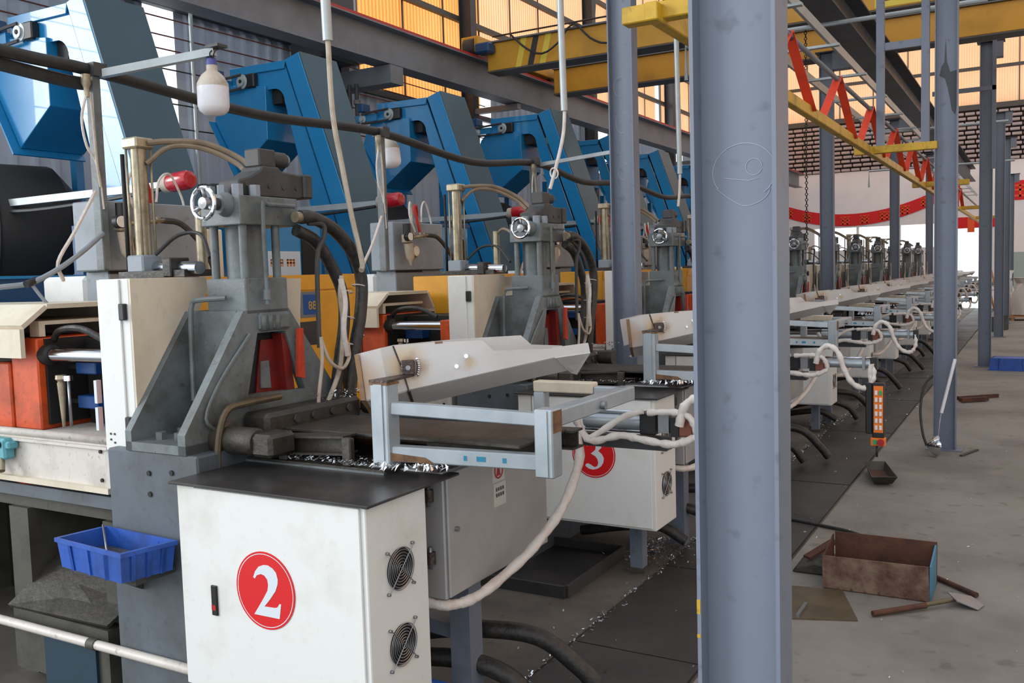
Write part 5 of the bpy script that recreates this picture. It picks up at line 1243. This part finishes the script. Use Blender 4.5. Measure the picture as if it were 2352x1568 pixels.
t = thing('scrap_metal', (-0.95, 4.75, 0), 'dark scrap offcut with rust lying left of the rusty box', 'scrap')
MB().poly([(-1.06, 0.0), (-0.87, 0.0), (-0.86, 0.05), (-0.95, 0.06), (-1.04, 0.03)], 'Y', 4.62, 4.85).build('body', 'greasy_iron', t, bevel=0.008)
MB().bar((-1.0, 4.7, 0.06), (-0.89, 4.85, 0.12), 0.05, 0.012).build('flap', 'rust', t)
o = MB().box(-0.914, -0.655, 3.95, 4.08, 0.0, 0.006)
o = MB().plate([(-0.98, 3.96, 0.007), (-0.655, 4.08, 0.007), (-0.782, 4.44, 0.007), (-1.02, 4.40, 0.007)], 0.007).build('steel_plate', 'mud_steel', None, org=(-0.85, 4.2, 0))
tag(o, 'muddy flat steel plate on the floor beside the foreground column', 'plate')
o = MB().box(-0.90, -0.885, 4.0, 4.17, 0.007, 0.02).build('key_bar', 'steel', None, org=(-0.89, 4.1, 0.007))
tag(o, 'small bright steel bar lying on the muddy plate', 'bar')
t = thing('hand_shovel', (-0.4, 4.35, 0), 'short shovel with wooden handle lying before the rusty box', 'shovel')
MB().cyl((-0.606, 4.16, 0.016), (-0.41, 4.345, 0.022), 0.013, seg=10).build('handle', 'rust', t)
MB().cyl((-0.50, 4.26, 0.02), (-0.30, 4.455, 0.03), 0.0105, seg=10).build('shaft', 'mud_steel', t)
MB().plate([(-0.335, 4.50, 0.045), (-0.29, 4.41, 0.040), (-0.205, 4.43, 0.006), (-0.185, 4.50, 0.006), (-0.24, 4.56, 0.02)], 0.004).build('blade', 'steel', t)
o = MB().cyl((-0.42, 4.80, 0.014), (-0.22, 4.60, 0.014), 0.012, seg=10).build('steel_bar', 'rust', None, org=(-0.3, 4.7, 0))
tag(o, 'dark rusty bar poking out behind the rusty box', 'bar')
# ingot tray
t = thing('ingot_tray', (-0.98, 6.85, 0), 'small rusty ingot mould tray on the floor', 'tray')
Q = [Vector((-1.10, 7.14, 0)), Vector((-0.96, 7.20, 0)), Vector((-0.81, 6.68, 0)), Vector((-0.97, 6.62, 0))]
ctr = sum(Q, Vector())/4
for i in range(4):
    a, b = Q[i], Q[(i+1) % 4]; ia, ib = ctr+(a-ctr)*0.72, ctr+(b-ctr)*0.72
    up = Vector((0, 0, 0.075)); fl_ = Vector((0, 0, 0.012))
    MB().add([a+up, b+up, ib+fl_, ia+fl_, a*0.94+ctr*0.06+up, b*0.94+ctr*0.06+up, ctr+(b-ctr)*0.68+fl_, ctr+(a-ctr)*0.68+fl_], [(0, 1, 2, 3), (4, 7, 6, 5), (0, 4, 5, 1), (1, 5, 6, 2), (2, 6, 7, 3), (3, 7, 4, 0)]).build('side', 'underframe', t)
MB().plate([ctr+(q-ctr)*0.72+Vector((0, 0, 0.014)) for q in Q][::-1], -0.012).build('bottom', 'rust', t)
# white tube leaning, floor lamp dish by column C
o = MB().cyl((-0.648, 8.02, 0.33), (-0.556, 8.10, 0.76), 0.013, seg=12).build('white_tube', 'bulb_white', None, org=(-0.6, 8.05, 0.3))
tag(o, 'white tube leaning against the smeared column', 'tube')
o = MB().tube([(-0.648, 8.02, 0.34), (-0.66, 7.98, 0.22), (-0.67, 7.95, 0.02)], 0.005, 6, n=4).build('tube_lead', 'steel', None, org=(-0.66, 7.98, 0))
tag(o, 'thin wire below the leaning white tube', 'wire')
t = thing('work_lamp', (-0.68, 7.87, 0), 'bright metal work lamp dish on the floor by the smeared column', 'lamp')
MB().lathe([(0.02, 0.07), (0.05, 0.05), (0.075, 0.02), (0.085, 0.0), (0.082, 0.0), (0.07, 0.02), (0.03, 0.05)], (-0.665, 7.87, 0.088), (-0.75, -0.35, 0.05), 22).build('dish', 'chrome', t)
MB().tube([(-0.74, 7.85, 0.09), (-0.77, 7.85, 0.2), (-0.79, 7.9, 0.38), (-0.77, 8.0, 0.55), (-0.72, 8.1, 0.62)], 0.010, 7, n=6).build('cord', 'cable_black', t)
for i, (p0, p1, w) in enumerate((((-0.74, 11.2, 0.02), (-0.36, 11.55, 0.02), 0.04), ((-0.70, 11.0, 0.03), (-0.45, 11.2, 0.03), 0.06))):
    o = MB().bar(p0, p1, w, 0.04).build('scrap_bar', 'rust', None, org=((p0[0]+p1[0])/2, p0[1], 0))
    tag(o, ['long rusty bar lying on the aisle beyond the smeared column', 'short thick rusty bar lying before the long rusty bar'][i], 'bar', 'rusty bars on the aisle floor')
o = MB().bar((-0.50, 7.95, 0.008), (-0.40, 8.25, 0.008), 0.025, 0.012).build('file_tool', 'machine_dark', None, org=(-0.45, 8.1, 0))
tag(o, 'small dark hand tool on the floor right of the smeared column', 'tool')
# pendant control
t = thing('pendant_control', (-0.78, 5.25, 0.3), 'orange and black pendant control box hanging from a slide', 'control')
px, py = -0.745, 5.27
MB().box(px-0.055, px-0.02, py-0.03, py+0.03, 0.62, 0.90).build('back_shell', 'black_plastic', t, bevel=0.005)
MB().box(px-0.02, px+0.04, py-0.03, py+0.02, 0.60, 0.90).build('front_panel', 'black_plastic', t, bevel=0.004)
MB().box(px-0.012, px+0.036, py-0.033, py-0.03, 0.63, 0.885).build('label_strip', 'pendant_orange', t)
for r in range(6):
    for c_ in range(2):
        MB().box(px-0.006+c_*0.022, px+0.008+c_*0.022, py-0.039, py-0.033, 0.645+r*0.038, 0.67+r*0.038).build('push_button', 'button_green' if (r == 5 and c_) else 'button_white', t, bevel=0.002)
MB().box(px-0.03, px+0.045, py-0.03, py+0.02, 0.555, 0.60).build('lower_housing', 'pendant_orange', t, bevel=0.004)
MB().cyl((px+0.025, py-0.03, 0.578), (px+0.025, py-0.05, 0.578), 0.018, seg=14).build('stop_button', 'ink_red', t)
MB().box(px-0.015, px+0.004, py-0.036, py-0.03, 0.565, 0.59).build('start_button', 'button_green', t)
MB().tube([(px-0.03, py, 1.0), (px-0.035, py, 0.95), (px-0.03, py, 0.90)], 0.012, 8, n=3).build('suspension', 'wrap_white', t)
MB().cyl((px, py, 0.49), (px, py, 0.555), 0.006, seg=6).build('tail', 'cable_black', t)
# sack on pallet, shovels by far columns
t = thing('pallet', (-0.3, 26.3, 0), 'low wooden pallet under the white sack', 'pallet')
for i in range(4):
    MB().box(-0.55, 0.25, 26.0+i*0.2, 26.15+i*0.2, 0.09, 0.12).build('plank', 'wood', t)
for x in (-0.52, -0.17, 0.18):
    MB().box(x, x+0.06, 26.0, 26.75, 0, 0.09).build('bearer', 'wood', t)
def sack(x, y, z, h, w, label):
    prof = [(0.03, 0), (w, 0.02), (w*1.08, h*0.25), (w*1.0, h*0.55), (w*0.75, h*0.78), (w*0.62, h*0.85), (w*0.95, h)]
    o = MB().lathe(prof, (x, y, z), (0, 0, 1), 16)
    for i, v in enumerate(o.v): v.x += 0.03*math.sin(i*1.7); v.y += 0.03*math.cos(i*2.3)
    o = o.build('woven_sack', 'sack_white', None, org=(x, y, z)); tag(o, label, 'sack', 'white woven sacks')
sack(-0.22, 26.35, 0.12, 0.95, 0.30, 'white woven sack standing on the pallet at the far end')
sack(-0.66, 26.9, 0.0, 1.25, 0.16, 'narrow white sack behind the standing sack')
for i, (x, y, l_) in enumerate(((-0.72, 22.0, 'long handled shovel leaning on the far column, left one'), (-0.62, 22.6, 'long handled shovel leaning on the far column, right one'))):
    t = thing('shovel', (x, y, 0), l_, 'shovel', 'shovels leaning on the far column')
    MB().cyl((x-0.25, y+0.3, 1.35), (x, y, 0.3), 0.02, seg=8).build('handle', 'wood', t)
    MB().plate([(x-0.12, y, 0.32), (x+0.12, y-0.03, 0.32), (x+0.12, y-0.12, 0.02), (x, y-0.16, 0.0), (x-0.12, y-0.12, 0.02)], 0.01).build('blade', 'machine_dark', t)
t = thing('drip_tray', (-2.2, 4.1, 0), 'shallow dark oil drip tray on the floor under the number 3 cabinet', 'tray')
MB().box(-2.5, -1.93, 3.80, 4.5, 0.0, 0.012).build('bottom', 'black_lid', t)
for (a, b, c_, d_) in ((-2.5, -1.93, 3.785, 3.80), (-2.5, -1.93, 4.50, 4.515), (-2.515, -2.50, 3.80, 4.5), (-1.93, -1.915, 3.80, 4.5)):
    MB().box(a, b, c_, d_, 0.0, 0.06).build('rim', 'machine_dark', t)
# small orange chip and swarf
def flakes(name, n, fn, size, label):
    random.seed(hash(name) % 1000 if False else len(name)*7+n)
    mb = MB()
    for i in range(n):
        p = Vector(fn()); a = random.random()*6.28; s1 = size*(0.4+random.random()); e = 0.4*s1
        u = Vector((math.cos(a), math.sin(a), random.uniform(-0.1, 0.5))); v = Vector((-math.sin(a), math.cos(a), random.uniform(-0.2, 0.6)))
        q = p+Vector((0, 0, size*0.25))
        mb.add([q, q+u*s1, q+u*s1*0.9+v*e, q+v*e*0.8], [(0, 1, 2, 3)])
    o = mb.build(name, 'swarf', None, org=fn())
    o['kind'] = 'stuff'; tag(o, label, 'swarf')
    return o
R = random.random
def joint():
    y = -0.5+R()*14; return (-1.672+random.gauss(0, 0.014), y, 0.003)
flakes('joint_swarf', 2600, joint, 0.012, 'bright aluminium swarf lying in the long floor joint')
def scatter():
    return (-2.0+R()*0.95, 1.5+R()*12, 0.004)
flakes('floor_swarf', 380, scatter, 0.013, 'aluminium chips scattered over the dark floor plates')
def pile():
    n = random.choice((0, 0, 1, 2, 3)); r = abs(random.gauss(0, 0.12)); a = R()*6.28
    return (-1.80+r*math.cos(a)*0.8, 4.62+n*S+r*math.sin(a)*1.5, 0.01+max(0, 0.07-r*0.4)*R())
flakes('swarf_pile', 2600, pile, 0.015, 'silvery heaps of swarf on the floor behind the control cabinets')
def table():
    n = random.choice((0, 0, 0, 0, 1, 1, 2, 3, 4))
    if R() < 0.45: return (-2.3+R()*0.56, 2.195+n*S+R()*0.05, 0.966)
    return (-2.3+R()*0.56, 2.19+n*S+abs(random.gauss(0, 0.2)), 0.966)
flakes('table_swarf', 2200, table, 0.009, 'aluminium chips over the press tables')
def block():
    n = random.choice((0, 0, 0, 1, 2))
    return (-2.33+R()*0.2, 2.32+n*S+0.12+random.random()**0.7*0.36, 1.122)
flakes('block_swarf', 420, block, 0.010, 'aluminium flash stuck on the nozzle blocks')
def aisle():
    return (-1.1+R()*1.3, 2.0+R()*10, 0.003)
flakes('aisle_swarf', 160, aisle, 0.010, 'a few bright chips on the grey aisle floor')
